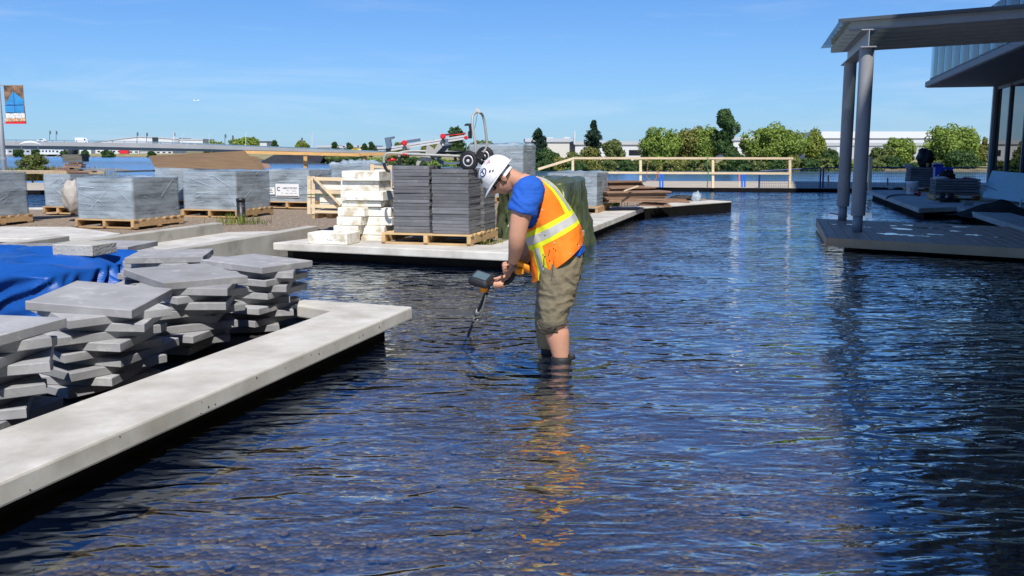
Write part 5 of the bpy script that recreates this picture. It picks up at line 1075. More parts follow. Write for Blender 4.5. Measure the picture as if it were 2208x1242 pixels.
# ================================================================ FAR BUILDINGS
roof_g = mat('roof_grey', (.45, .47, .49), .7, .06, .05); wall_b = mat('beige_cladding', (.58, .55, .49), .8, .05, .05); wall_gr = mat('grey_cladding', (.40, .42, .43), .8, .06, .05)
far_white = mat('far_cladding', (.60, .61, .62), .8, .06, .05)
def far_building(px0, px1, ytop, ybot, d_, lab, m=far_white, roof=None, depth=30, eave=None, wins=0, parap=1.0):
    a = D(px0, ybot, d_); b = D(px1, ytop, d_); t = thing('far_building', lab, 'building', ((a.x + b.x) / 2, d_, a.z)); w_ = b.x - a.x
    zb_ = a.z; zt = b.z
    obj('wall', MB().box(((a.x + b.x) / 2, d_ + depth / 2, (zb_ + zt) / 2), (w_, depth, zt - zb_)), m, t)
    obj('roof', MB().box(((a.x + b.x) / 2, d_ + depth / 2, zt + parap / 2), (w_ + .8, depth + .8, parap)), roof or roof_g, t)
    for k in range(wins):
        x = a.x + w_ * (k + .5) / wins; obj('window', MB().box((x, d_ - .05, zb_ + (zt - zb_) * .55), (w_ / wins * .5, .12, (zt - zb_) * .3)), glass_dark, t)
    return t
far_building(1135, 1228, 306, 345, 262, 'beige industrial building behind the small pines', wall_b, roof_g, wins=0); 
tb_ = C.objects['far_building']
for px, y0 in ((1186, 297), (1200, 300), (1222, 296)): obj('roof_unit', MB().box(D(px, y0 + 4, 264), (1.6, 1.6, 1.2)), pale_grey, tb_)
obj('chimney', MB().tube([D(1239, 283, 263), D(1239, 310, 263)], .35, 8), pale_grey, tb_)
far_building(1240, 1395, 312, 350, 268, 'white building between the pines and the willows', far_white, roof_g, wins=3)
far_building(1560, 1640, 303, 350, 275, 'white building glimpsed between the tall tree and big willow', far_white, roof_g, wins=2)
wb = far_building(1770, 2020, 298, 350, 285, 'long white warehouse behind the pergola columns', far_white, mat('white_roof', (.66, .67, .68), .6, .03, .05), depth=60, wins=0, parap=2.0)
obj('fascia_band', MB().box(D(1895, 311, 284.8), (36, .2, .9)), wall_gr, wb)
for k in range(5): obj('door', MB().box(D(1790 + 48 * k, 330, 284.8), (4, .2, 3.6)), wall_gr, wb)
far_building(2085, 2180, 312, 352, 270, 'low white building beside the glass building', far_white, roof_g, wins=4)
wt = thing('far_warehouse', 'wide white gabled warehouse beyond the bridge', 'building', D(330, 320, 800))
q = [D(195, 307.5, 800), D(240, 301, 800), D(298, 294.5, 800), D(345, 297, 800), D(378, 299.5, 800), D(378, 326, 800), D(195, 326, 800)]; obj('wall', MB().slabpoly(q, (0, 80, 0)), far_white, wt)
obj('roof', MB().slabpoly([D(192, 307.7, 799.5), D(240, 300.9, 799.5), D(298, 294.2, 799.5), D(346, 296.7, 799.5), D(380, 299.2, 799.5), D(380, 300.2, 799.5), D(345, 297.7, 799.5), D(298, 295.4, 799.5), D(240, 302.2, 799.5)], (0, 81, 0)), roof_g, wt)
obj('door', MB().box(D(335, 305, 799.6), (5, .5, 7)), glass_dark, wt)
far_building(372, 385, 300, 326, 795, 'small grey hall right of the gabled warehouse', wall_gr, roof_g)
far_building(388, 437, 302, 326, 790, 'low white hall with a dark door beyond the bridge', far_white, roof_g, wins=3)
far_building(545, 575, 307, 326, 760, 'far dark-roofed hall right of the round tree', pale_grey, steel_dark)
rr = random.Random(4); names_ = ['first', 'second', 'third', 'fourth', 'fifth', 'sixth', 'seventh', 'eighth', 'ninth', 'tenth', 'eleventh']
for i, (x0, x1, y0, mm, wn) in enumerate([(-20, 15, 319, far_white, 3), (16, 66, 321, wall_gr, 4), (82, 118, 320, far_white, 5), (119, 138, 321.5, pale_grey, 2), (172, 196, 322, far_white, 0), (197, 262, 321.5, far_white, 6), (264, 300, 323.5, red_plastic if False else pale_grey, 3), (302, 322, 325, wall_gr, 0), (323, 372, 325, far_white, 4)]):
    far_building(x0, x1, y0, 333, 690 + rr.uniform(0, 20), 'tiny far shore building under the bridge, %s from the left' % names_[i], mm, steel_dark if i % 3 == 0 else roof_g, wins=wn)
tag(obj('shipping_container', MB().box(D(268, 327.5, 668), (6.2, 2.5, 2.6), 0, .06).box(D(262, 327.5, 667.9), (.3, 2.6, 2.5)), red_plastic, None), 'tiny red container on the far shore under the bridge', 'container')
for i, (x0, x1, y0, mm) in enumerate([(684, 728, 318, far_white), (733, 742, 319, pale_grey), (742, 772, 317.5, far_white), (773, 806, 318, far_white), (815, 835, 321, wall_gr), (660, 690, 329, far_white)]):
    far_building(x0, x1, y0, 334, 470 if i < 5 else 420, 'small white far building right of the bridge, %s from the left' % names_[(i + 1) if i < 5 else 0], mm, roof_g, wins=2)
# ================================================================ TREES
def leaves(mb_v, mb_f, cen, rad, n, size, rr, droop=0.0, flat=.35):
    un = lambda a: a / (np.linalg.norm(a, axis=1, keepdims=True) + 1e-9)
    d = un(rr.normal(size=(n, 3))); r = rr.uniform(.45, 1.06, (n, 1)) ** .6
    p = cen + d * rad * r; p[:, 2] -= droop * rr.random(n) ** 2 * rad[2]
    nrm = un(d * .7 + rr.normal(size=(n, 3)) * .55 + np.array([0, -.05, .35])); t = un(np.cross(nrm, rr.normal(size=(n, 3)))); b = np.cross(nrm, t); s = size * rr.uniform(.55, 1.35, (n, 1))
    mb_v.append(np.stack([p - t * s, p - b * s * flat * 1.4, p + t * s, p + b * s * flat * 1.4], 1).reshape(-1, 3))
tree_seed = [100]
def tree(px0, px1, ytop, ybase, d_, m, lab, kind='round', dens=1.0, name='tree', grp='trees on the far bank', leafs=None, trunk=True):
    tree_seed[0] += 1; rr = np.random.default_rng(tree_seed[0]); a = D(px0, ybase, d_); b = D(px1, ytop, d_); w_ = b.x - a.x; h_ = b.z - a.z; base = Vector(((a.x + b.x) / 2, d_, a.z))
    t = thing(name, lab, 'tree' if name != 'shrub' else 'shrub', base, 0, grp); vs_, fs_ = [], []; size = leafs or max(.14, .00165 * d_); bn_ = np.array(base)
    mbt = MB()
    if kind == 'pine':
        nl = 13
        for i in range(nl):
            f = i / (nl - 1); z = h_ * (.16 + .82 * f); rad = w_ / 2 * (max(.02, math.sin(math.pi * (.30 + .66 * f))) ** .8) * rr.uniform(.7, 1.25) + .15
            for k in range(5):
                an = rr.uniform(0, 6.28); c_ = bn_ + np.array([math.cos(an) * rad * .55, math.sin(an) * rad * .55, z + rr.uniform(-.3, .3)]); leaves(vs_, fs_, c_, np.array([rad * .55, rad * .55, h_ * .05]), int(44 * dens), size * .9, rr)
        mbt.tube([base - Vector((0, 0, .5)), base + Vector((0, 0, h_ * .96))], [w_ * .045, .02], 6)
    else:
        nl = int(46 * dens ** .5) if kind != 'column' else 30
        lobes = []
        for i in range(nl):
            if kind == 'column': f = rr.random(); wv_ = .26 * math.sin(math.pi * min(1, .18 + .80 * f)) ** .5; c_ = np.array([rr.normal() * w_ * wv_ * .75, rr.normal() * w_ * .2, h_ * (.22 + .70 * f)]); rd = np.array([.22, .22, .22]) * w_ * rr.uniform(.6, 1.15)
            else:
                u_ = rr.normal(size=3); u_ /= np.linalg.norm(u_); q_ = rr.random() ** .4 * .80; c_ = np.array([u_[0] * w_ * .5 * q_, u_[1] * w_ * .45 * q_, h_ * (.54 + .44 * u_[2] * q_)]); rd = np.array([.14, .14, .12 if kind == 'round' else .15]) * np.array([w_, w_, h_]) * rr.uniform(.6, 1.4)
                if kind == 'bush': c_[2] = h_ * (.38 + .45 * abs(u_[2]) * q_) if u_[2] > 0 else h_ * .3 * rr.random(); 
            lobes.append((c_, rd)); leaves(vs_, fs_, bn_ + c_, rd, int(150 * dens), size, rr, .5 if kind == 'willow' else 0)
        if kind != 'bush' or trunk:
            for j in range(2 if kind != 'column' else 1):
                q0 = base + Vector((rr.normal() * w_ * .04, 0, -.4)); top = base + Vector((rr.normal() * w_ * .1, 0, h_ * .55)); mbt.tube([q0, (q0 + top) / 2 + Vector((rr.normal() * .05 * w_, 0, 0)), top], [h_ * .028, h_ * .02, h_ * .008], 6)
            for c_, rd in lobes[:10]: mbt.tube([base + Vector((0, 0, h_ * rr.uniform(.2, .4))), base + Vector(c_)], [h_ * .012, h_ * .004], 5)
    me = bpy.data.meshes.new('crown'); va = (np.concatenate(vs_) - bn_).astype(np.float32); nq = len(va) // 4; me.vertices.add(len(va)); me.vertices.foreach_set('co', va.ravel()); me.loops.add(len(va)); me.loops.foreach_set('vertex_index', np.arange(len(va), dtype=np.int32)); me.polygons.add(nq); me.polygons.foreach_set('loop_start', np.arange(0, len(va), 4, dtype=np.int32)); me.update(calc_edges=True); me.materials.append(m); o = bpy.data.objects.new('crown', me); C.objects.link(o); o.parent = t
    if mbt.v: obj('trunk' if name != 'shrub' else 'stem', mbt, bark, t)
    return t
T = tree
T(1140, 1184, 279, 366, 236, leaf_conifer, 'ragged dark pine at the left end of the right-hand tree line', 'pine', 1.2)
T(1148, 1216, 312, 367, 232, leaf_dark, 'dense dark green bush right of the tall wrapped stack', 'bush', 1.2, 'shrub', 'shrubs on the far bank')
T(1205, 1262, 322, 368, 233, leaf_brush, 'low bush in front of the beige building', 'bush', 1, 'shrub', 'shrubs on the far bank')
T(1258, 1300, 264, 366, 245, leaf_conifer, 'dark round-topped pine in front of beige building', 'pine', 1.5)
T(1248, 1302, 306, 368, 236, leaf_olive, 'olive bush below the dark round-topped pine', 'bush', 1, 'shrub', 'shrubs on the far bank')
T(1288, 1350, 293, 368, 234, leaf_brush, 'loose green tree left of the white building', 'round', .8)
T(1372, 1472, 270, 368, 236, leaf_mid, 'leftmost of the big willows behind the guard rail', 'willow', 1.6)
T(1448, 1540, 266, 368, 240, leaf_olive, 'yellowish willow in the middle of the left clump', 'willow', 1.4)
T(1492, 1564, 268, 368, 236, leaf_mid, 'green willow under the tall narrow tree', 'willow', 1.3)
T(1537, 1597, 226, 366, 231, leaf_dark, 'tall narrow dark poplar, highest of all the trees', 'column', 2.0)
T(1548, 1615, 318, 369, 230, leaf_dark, 'dark bush at the foot of the tall poplar', 'bush', 1.2, 'shrub', 'shrubs on the far bank')
T(1588, 1742, 264, 369, 236, leaf_mid, 'widest round willow right of the tall poplar', 'willow', 2.2)
T(1730, 1784, 275, 369, 238, leaf_lime, 'small bright willow just left of the columns', 'willow', 1)
T(1752, 1815, 314, 370, 230, leaf_dark, 'dark leafy shrub left of the pergola columns', 'bush', 1.4, 'shrub', 'shrubs on the far bank')
T(1870, 1935, 312, 370, 234, leaf_brush, 'loose small tree right of the pergola columns', 'round', .9)
T(1900, 1980, 292, 370, 236, leaf_mid, 'green tree left of the black bag', 'round', 1.1)
T(1982, 2122, 263, 371, 232, leaf_mid, 'big willow behind the black bag', 'willow', 2.2)
T(2030, 2110, 312, 372, 226, leaf_dark, 'dark bush below the big right willow', 'bush', 1.3, 'shrub', 'shrubs on the far bank')
T(2098, 2142, 296, 372, 238, leaf_olive, 'slim olive tree beside the glass building', 'round', .8)
T(2140, 2215, 290, 373, 236, leaf_mid, 'green tree seen through the glazing at right', 'round', 1)
rr = random.Random(9)
for i, px in enumerate(range(1170, 2140, 36)):
    hgt = rr.uniform(22, 42); wv = rr.uniform(38, 58); m_ = rr.choice([leaf_brush, leaf_dark, leaf_mid, leaf_olive, leaf_dark])
    T(px - wv / 2, px + wv / 2, 368 - hgt, 369, 227 + rr.uniform(-1, 3), m_, 'low bank shrub behind the guard rail, %s in the row from the left' % (ORD[i].split(' ')[0] if i else 'first') if i < 20 else 'low bank shrub near the glass building, %s from the right' % ORD[26 - i].split(' ')[0], 'bush', .55, 'shrub', 'low shrubs along the bank', trunk=False)
for x0, x1, y0, y1, d_, m_, k_, lab in [(960, 1005, 270, 350, 300, leaf_dark, 'round', 'dark tree rising behind the saw stand'), (1000, 1070, 300, 352, 290, leaf_brush, 'round', 'loose tree behind the saw stand handle'), (905, 965, 300, 352, 310, leaf_olive, 'round', 'olive tree behind the saw stand rail'), (840, 885, 305, 350, 320, leaf_brush, 'round', 'small tree behind left end of the saw stand'),
                                (742, 768, 306, 345, 380, leaf_dark, 'round', 'small dark round tree near the yellow car'), (715, 728, 305, 345, 400, leaf_dark, 'column', 'thin far tree left of the yellow car'), (780, 792, 309, 345, 390, leaf_dark, 'column', 'slim far tree right of the yellow car'), (795, 806, 306, 345, 385, leaf_dark, 'column', 'thin far tree left of the saw stand'),
                                (636, 668, 302, 340, 480, leaf_lime, 'round', 'bright lime tree above the bridge end'), (433, 486, 301, 330, 640, leaf_mid, 'bush', 'flat wide green hedge beyond the bridge'), (490, 560, 294, 330, 620, leaf_mid, 'round', 'round green tree beyond the bridge'),
                                (585, 600, 303, 335, 560, leaf_dark, 'column', 'thin far tree right of the round one')]:
    T(x0, x1, y0, y1, d_, m_, lab, k_, .8, grp='far trees')
for i, (x0, x1, y0, y1, d_) in enumerate([(28, 50, 318, 336, 645), (70, 84, 319, 335, 640), (132, 148, 322, 337, 635), (174, 192, 321, 338, 630), (219, 246, 321, 338, 625), (318, 334, 324, 340, 620)]):
    T(x0, x1, y0, y1, d_, leaf_dark, 'tiny dark bush on the far shore under the bridge, %s from the left' % names_[i], 'bush', .5, 'shrub', 'far shore bushes', trunk=False)
for i, (x0, x1) in enumerate([(700, 760), (740, 800), (785, 840), (826, 880), (870, 930), (920, 990), (975, 1050), (1040, 1110), (1085, 1150)]):
    y1 = float(np.interp((x0 + x1) / 2, [p[0] for p in bank_px], [p[1] for p in bank_px])) + 1; d_ = 5.2 * 2000 / (y1 - 1 - 322) + 3
    T(x0, x1, y1 - 24 + (i % 3) * 3, y1, d_, [leaf_brush, leaf_dark, leaf_mid][i % 3], 'green bank bush behind the wrapped stacks, %s from the left' % names_[i], 'bush', .7, 'shrub', 'bank bushes left of the trees', trunk=False)
# near bush and grasses, left
T(38, 100, 322, 372, 36, leaf_brush, 'airy green bush beside the lamp post', 'bush', 1.2, 'shrub', 'near bushes', leafs=.045)
def grass(name, cen, n, h, spread, m, seed, wd=.006):
    rr = np.random.default_rng(seed); vs_, fs_ = [], []
    for k in range(n):
        p = np.array(cen) + np.array([rr.normal() * spread[0], rr.normal() * spread[1], 0]); hh = h * rr.uniform(.5, 1.2); ln = rr.normal(size=2) * hh * .3; o = len(vs_); w_ = wd * rr.uniform(.7, 1.3); an = rr.uniform(0, 3.14); dx = np.array([math.cos(an) * w_, math.sin(an) * w_, 0])
        m1 = p + np.array([ln[0] * .4, ln[1] * .4, hh * .6]); tp = p + np.array([ln[0], ln[1], hh]); vs_ += [p - dx, p + dx, m1 + dx * .8, m1 - dx * .8, tp]; fs_ += [(o, o + 1, o + 2, o + 3), (o + 3, o + 2, o + 4)]
    me = bpy.data.meshes.new(name); c_ = np.array(cen); me.from_pydata([tuple(v - c_) for v in vs_], [], fs_); me.materials.append(m); o = bpy.data.objects.new(name, me); C.objects.link(o); o.location = cen; o['kind'] = 'stuff'; return o
for i, (px, py, n, h, sp_, m_) in enumerate([(508, 482, 110, .16, (.16, .12), leaf_lime), (548, 483, 60, .10, (.12, .1), leaf_brush), (470, 463, 60, .13, (.25, .05), leaf_brush), (1325, 444, 90, .42, (.07, .07), leaf_lime), (1330, 442, 30, .75, (.05, .05), grass_dry), (1045, 527, 40, .08, (.1, .03), leaf_lime)]):
    grass('grass', P(px, py, .33), n, h, sp_, m_, 50 + i)
for i, (px, n) in enumerate([(70, 900), (110, 700), (30, 500), (150, 500)]):
    grass('dry_grass', Vector((D(px, 370, 37).x, 37.3, .28)), n, .55, (.8, .5), grass_dry if i % 2 else leaf_olive, 70 + i, .012)

# ================================================================ WORKER
KS = (HCAM - WZ) / HCAM          # the figure is laid out at full size, then set to this scale
MAN0 = P(1205, 770, 0); DET0 = P(1012, 718, 0); DM = MAN0.y; SM = DM / FPX
skin_m = mat('skin', (0.53, 0.275, 0.18), .55, .10, 6, .08, 60, wear=((.60, .27, .19), 5, .55, .5)); 
shirt_m = mat('blue_cotton', (0.012, 0.095, 0.46), .85, .10, 7, .15, 30)
vest_m = mat('orange_mesh', (0.92, 0.205, 0.010), .75, .08, 6, .12, 40, wear=((.80, .27, .02), 3.5, .5, .6))
yel_m = mat('lime_tape', (0.80, 0.84, 0.02), .6, .06, 6); ref_m = mat('reflective_tape', (0.50, 0.50, 0.49), .4, .10, 12, spec=.6)
pants_m = mat('khaki_canvas', (0.18, 0.152, 0.098), .9, .16, 6, .3, 30, wear=((.10, .085, .06), 4, .56, .6)); wet_m = mat('wet_canvas', (0.05, 0.045, 0.035), .6, .2, 9, .3, 30)
hat_m = mat('hat_shell', (0.78, 0.78, 0.77), .35, .03, 9, wear=((.45, .42, .36), 14, .66, .7)); hair_m = mat('brown_hair', (0.09, 0.055, 0.03), .8, .3, 60)
def M_(px, py, dy=0.0): return D(px, py, DM + dy)
def limb_rings(pts):
    """pts: (px, py, depth offset, half width in the picture plane px, half depth m[, angle])"""
    ce = [M_(p[0], p[1], p[2]) for p in pts]; rings = []
    for i, p in enumerate(pts):
        t = (ce[min(i + 1, len(pts) - 1)] - ce[max(i - 1, 0)]).normalized(); e1 = t.cross(Vector((0, 1, 0)))
        e1 = e1.normalized() if e1.length > .2 else Vector((1, 0, 0)); e2 = e1.cross(t).normalized()
        if len(p) > 5 and p[5] is not None: e1 = Vector((math.cos(p[5]), 0, math.sin(p[5]))); e2 = Vector((0, 1, 0))
        rings.append((ce[i], e1 * p[3] * SM, e2 * p[4]))
    return rings
def interp_rings(r, n):
    out_ = []
    for i in range(len(r) - 1):
        for k in range(n):
            t = k / n; q = []
            for c in range(3):
                p0 = r[max(i - 1, 0)][c]; p1 = r[i][c]; p2 = r[i + 1][c]; p3 = r[min(i + 2, len(r) - 1)][c]
                q.append(.5 * ((2 * p1) + (p2 - p0) * t + (2 * p0 - 5 * p1 + 4 * p2 - p3) * t * t + (3 * p1 - p0 - 3 * p2 + p3) * t ** 3))
            out_.append(tuple(q))
    out_.append(r[-1]); return out_
def loft(mb, rings, seg=24, caps=True, power=1.0):
    o = len(mb.v); n = len(rings)
    for (c, e1, e2) in rings:
        for k in range(seg):
            a = 2 * math.pi * k / seg; ca, sa = math.cos(a), math.sin(a)
            if power != 1: ca = math.copysign(abs(ca) ** power, ca); sa = math.copysign(abs(sa) ** power, sa)
            mb.v.append(c + e1 * ca + e2 * sa)
    for i in range(n - 1):
        for k in range(seg): mb.f.append((o + i * seg + k, o + i * seg + (k + 1) % seg, o + (i + 1) * seg + (k + 1) % seg, o + (i + 1) * seg + k))
    if caps: mb.f += [tuple(o + k for k in range(seg))[::-1], tuple(o + (n - 1) * seg + k for k in range(seg))]
    return mb
body = MB()
# --- legs (skin): near calf and ankle to the pond bed, far leg likewise
near_leg = [(1203, 640, -.10, 26, .085), (1196, 672, -.10, 25, .08), (1197, 700, -.10, 24, .072), (1202, 722, -.10, 26, .074), (1206, 745, -.10, 22, .062), (1209, 768, -.10, 18, .05), (1211, 800, -.10, 14, .042), (1212, 838, -.10, 14, .043)]
far_leg = [(1196, 640, .16, 26, .085), (1184, 672, .16, 25, .08), (1180, 700, .16, 24, .07), (1183, 722, .16, 25, .072), (1186, 745, .16, 21, .06), (1188, 768, .16, 17, .048), (1189, 815, .16, 14, .042)]
loft(body, interp_rings(limb_rings(near_leg), 4)); loft(body, interp_rings(limb_rings(far_leg), 4))
for (fx, fy, dy) in ((1212, 838, -.10), (1189, 815, .16)):
    a = M_(fx, fy, dy); h_ = Vector((a.x, a.y, -.315)); body.blob(h_ + Vector((-.06, 0, .02)), (.145, .05, .045), 14, 10, 0); loft(body, [(a, Vector((.045, 0, 0)), Vector((0, .043, 0))), (h_ + Vector((0, 0, .03)), Vector((.05, 0, 0)), Vector((0, .043, 0)))])
# pelvis and torso core so that the figure is one body
core = [(1206, 640, .03, 36, .16), (1208, 590, .03, 40, .165), (1206, 550, .03, 42, .15), (1190, 500, .03, 43, .15), (1168, 455, .03, 42, .16), (1150, 420, .03, 36, .15), (1133, 398, .03, 24, .085), (1120, 390, .03, 20, .06)]
loft(body, interp_rings(limb_rings(core), 4))
# --- neck, head
hc = M_(1081, 384, .02); fwd = Vector((-.60, -.02, -.80)).normalized(); upv = Vector((-.80, 0, .60)); upv = (upv - fwd * upv.dot(fwd)).normalized(); sdv = fwd.cross(upv).normalized()    # sdv: towards far/near side
if sdv.y > 0: sdv = -sdv
neck = [(hc - upv * .02 - fwd * .035, 0), (hc - upv * .085 - fwd * .05, 0), (M_(1128, 398, .03), 0), (M_(1142, 410, .03), 0)]
nr = []
for i, (c_, _) in enumerate(neck):
    t = (neck[min(i + 1, 3)][0] - neck[max(i - 1, 0)][0]).normalized(); e1 = t.cross(Vector((0, 1, 0))).normalized(); r_ = (.066, .062, .068, .09)[i]; nr.append((c_, e1 * r_, Vector((0, 1, 0)) * (r_ * (.95 if i < 3 else 1.15))))
loft(body, interp_rings(nr, 4))
def head_pt(th, ph):
    d = Vector((math.sin(ph) * math.cos(th), math.sin(ph) * math.sin(th), math.cos(ph)))     # x: face, y: side, z: crown
    x = d.x * .098; y = d.y * .074; z = d.z * .118
    if z < 0: y *= 1 - .32 * (z / -.118) ** 1.5; x = x * (1 - .10 * (z / -.118)) + .012 * (z / -.118)
    if d.x > 0:
        g = lambda cy, cz, sy, sz: math.exp(-((y - cy) / sy) ** 2 - ((z - cz) / sz) ** 2)
        x += .030 * g(0, -.022, .013, .020) + .012 * g(0, .0, .009, .025) - .010 * (g(.032, .008, .016, .012) + g(-.032, .008, .016, .012)) + .006 * g(0, .030, .05, .012) + .007 * g(0, -.062, .022, .008) + .012 * g(0, -.092, .022, .016) - .004 * g(0, -.076, .03, .006)
    return hc + fwd * x + sdv * y + upv * z
hv = MB(); hv.grid(lambda a, b: head_pt(2 * math.pi * a, math.pi * (.001 + .998 * b)), 40, 34, True); body.add(hv.v, hv.f)
for s_ in (1, -1):
    ec = hc + sdv * (.076 * s_) - fwd * .008 - upv * .012
    M3 = Matrix((fwd, sdv * s_, upv)).transposed()
    body.blob(ec, (.019, .010, .032), 14, 10, 0, M=M3); body.blob(ec + sdv * (s_ * .006) - fwd * .008 + upv * .006, (.014, .010, .022), 12, 8, 0, M=M3)
# --- arms
near_arm = [(1137, 416, -.20, 27, .075), (1130, 440, -.23, 25, .07), (1122, 470, -.245, 21, .06), (1117, 500, -.25, 18.5, .052), (1115, 515, -.24, 18, .052), (1113, 530, -.22, 16.5, .047), (1109, 552, -.17, 13, .037), (1105, 566, -.14, 10.5, .028)]
loft(body, interp_rings(limb_rings(near_arm), 4))
far_arm = [(1150, 430, .22, 25, .07), (1152, 470, .27, 22, .06), (1148, 510, .28, 19, .055), (1138, 540, .24, 17, .05), (1122, 565, .16, 14.5, .042), (1106, 582, .08, 12, .035), (1093, 596, .03, 9.5, .028)]
loft(body, interp_rings(limb_rings(far_arm), 4))
def finger(pts, r0=.0092, r1=.0068):
    n = len(pts); q = smooth_path([M_(*p) for p in pts], 4); body.tube(q, [r0 + (r1 - r0) * i / (len(q) - 1) for i in range(len(q))], 8); body.blob(q[-1], (r1, r1, r1), 8, 6, 0)
# near hand: palm over the far forearm, fingers curling round the strap
loft(body, interp_rings([(M_(1105, 564, -.14), Vector((.030, 0, .008)), Vector((0, .024, 0))), (M_(1099, 570, -.13), Vector((.026, 0, .026)), Vector((0, .024, 0))), (M_(1091, 575, -.11), Vector((.018, 0, .030)), Vector((0, .022, 0))), (M_(1087, 578, -.10), Vector((.010, 0, .022)), Vector((0, .018, 0)))], 3), 14)
for k, (oy, od) in enumerate(((-9, -.118), (-3.0, -.122), (3, -.118), (8.5, -.108))): finger([(1093 + .4 * k, 575 + oy, od), (1085.5 + k * .5, 576 + oy * .9, od - .012), (1084 + k * .8, 581 + oy * .8, od + .004), (1088 + k, 584 + oy * .75, od + .026)])
finger([(1102, 571, -.105), (1098, 579, -.080), (1092, 586, -.065), (1087, 588, -.060)], .0105, .008)
# far hand: palm on the grip, thumb stretched onto the control box, fingers wrapped below
loft(body, interp_rings([(M_(1095, 595, .03), Vector((.012, 0, .026)), Vector((0, .028, 0))), (M_(1086, 601, .01), Vector((.010, 0, .030)), Vector((0, .034, 0))), (M_(1077, 605, .0), Vector((.008, 0, .030)), Vector((0, .036, 0))), (M_(1071, 606, .0), Vector((.006, 0, .022)), Vector((0, .030, 0)))], 3), 14)
finger([(1084, 596, -.035), (1074, 599.5, -.055), (1064, 601, -.05), (1055, 600, -.035)], .0115, .0085)
for k, dx in enumerate((0, 6, 12, 17.5)): finger([(1070 + dx * .95, 606 - .2 * k, -.02 - .004 * k), (1066 + dx, 611 + .1 * k, -.050), (1065.5 + dx, 618 - .4 * k, -.046), (1069 + dx, 620.5 - .5 * k, -.015)], .0098, .0078)
person = remeshed('person', body, .005, skin_m, None, 3, .5)
pc = Vector((MAN0.x, MAN0.y, -.34)); person.data.transform(Matrix.Translation(-pc)); person.location = pc
tag(person, 'worker in orange vest and white hard hat standing in the pond, bent over', 'person')
# --- trousers, rolled up on the near leg
tr = MB()
nl = [(1210, 556, .0, 47, .17, None), (1208, 580, -.06, 45, .125), (1203, 620, -.09, 40.5, .115), (1198, 655, -.10, 37, .105), (1194, 680, -.10, 32, .098), (1193, 697, -.10, 30, .095)]
fl = [(1208, 556, .06, 46, .17, None), (1204, 580, .12, 44, .125), (1196, 620, .15, 40, .115), (1187, 655, .16, 33, .105), (1179, 690, .16, 27, .092), (1180, 725, .16, 23, .085), (1182, 748, .16, 21, .08)]
def wrinkle(rings, seg, amp, fr, seed):
    out_ = []
    for i, (c, e1, e2) in enumerate(rings): out_.append((c, e1 * (1 + amp * math.sin(i * fr + seed)), e2 * (1 + amp * math.sin(i * fr + seed))))
    return out_
loft(tr, wrinkle(interp_rings(limb_rings(nl), 8), 24, .007, 1.9, 1), 28); loft(tr, wrinkle(interp_rings(limb_rings(fl), 8), 24, .007, 1.7, 2), 28)
waist = [(1212, 535, .03, 47, .165), (1210, 556, .03, 49, .178), (1208, 580, .03, 47, .19), (1206, 600, .03, 44, .18)]
loft(tr, interp_rings(limb_rings(waist), 5), 32)
trs = remeshed('trousers', tr, .0075, pants_m, person, 4, .5)
rw_ = random.Random(5)
def crease(me, M, amp, fr, dirn=Vector((0, 0, 1))):
    nrm = np.empty(len(me.vertices) * 3, np.float32); me.vertices.foreach_get('normal', nrm); nrm = nrm.reshape(-1, 3); outc = []
    for k_, v in enumerate(me.vertices):
        w_ = M @ v.co; wp_ = noise.noise(Vector((w_.x * 6, w_.y * 6, w_.z * 6))) * .9; n_ = noise.noise(Vector((w_.x * fr * .75 + wp_, w_.y * fr * .75, w_.z * fr * 1.15 + w_.x * fr * .35 + wp_))); m2 = noise.noise(Vector((w_.x * 30 + 5, w_.y * 30, w_.z * 55)))
        outc.append(np.array(v.co) + nrm[k_] * (amp * (-abs(n_) * 2 + .5) + amp * .35 * m2))
    me.vertices.foreach_set('co', np.array(outc, np.float32).ravel()); me.update()
crease(trs.data, wm(person), .010, 13)
cf_ = [(1193, 690, -.10, 31, .098), (1193, 693, -.10, 34, .108), (1192, 699, -.10, 34, .108), (1193, 704, -.10, 32, .10), (1194, 703, -.10, 27, .088)]
cu = remeshed('rolled_cuff', loft(MB(), interp_rings(limb_rings(cf_), 5), 30), .006, mat('cuff_canvas', (.085, .075, .055), .9, .25, 8, .4, 30), person, 3); crease(cu.data, wm(person), .008, 26)
ptk = M_(1222, 600, -.155); 
obj('pocket_seam', MB().tube(smooth_path([M_(1195, 556, -.168), M_(1192, 580, -.178), M_(1188, 610, -.187)]), .0025, 6), MATS['cuff_canvas'], person, True)
obj('pocket_flap', MB().grid(lambda a, b: M_(1212 + 26 * a, 596 + 7 * a + 34 * b - 3 * a * b, -.192 + .05 * a * a + .02 * a), 6, 6), pants_m, person, True)
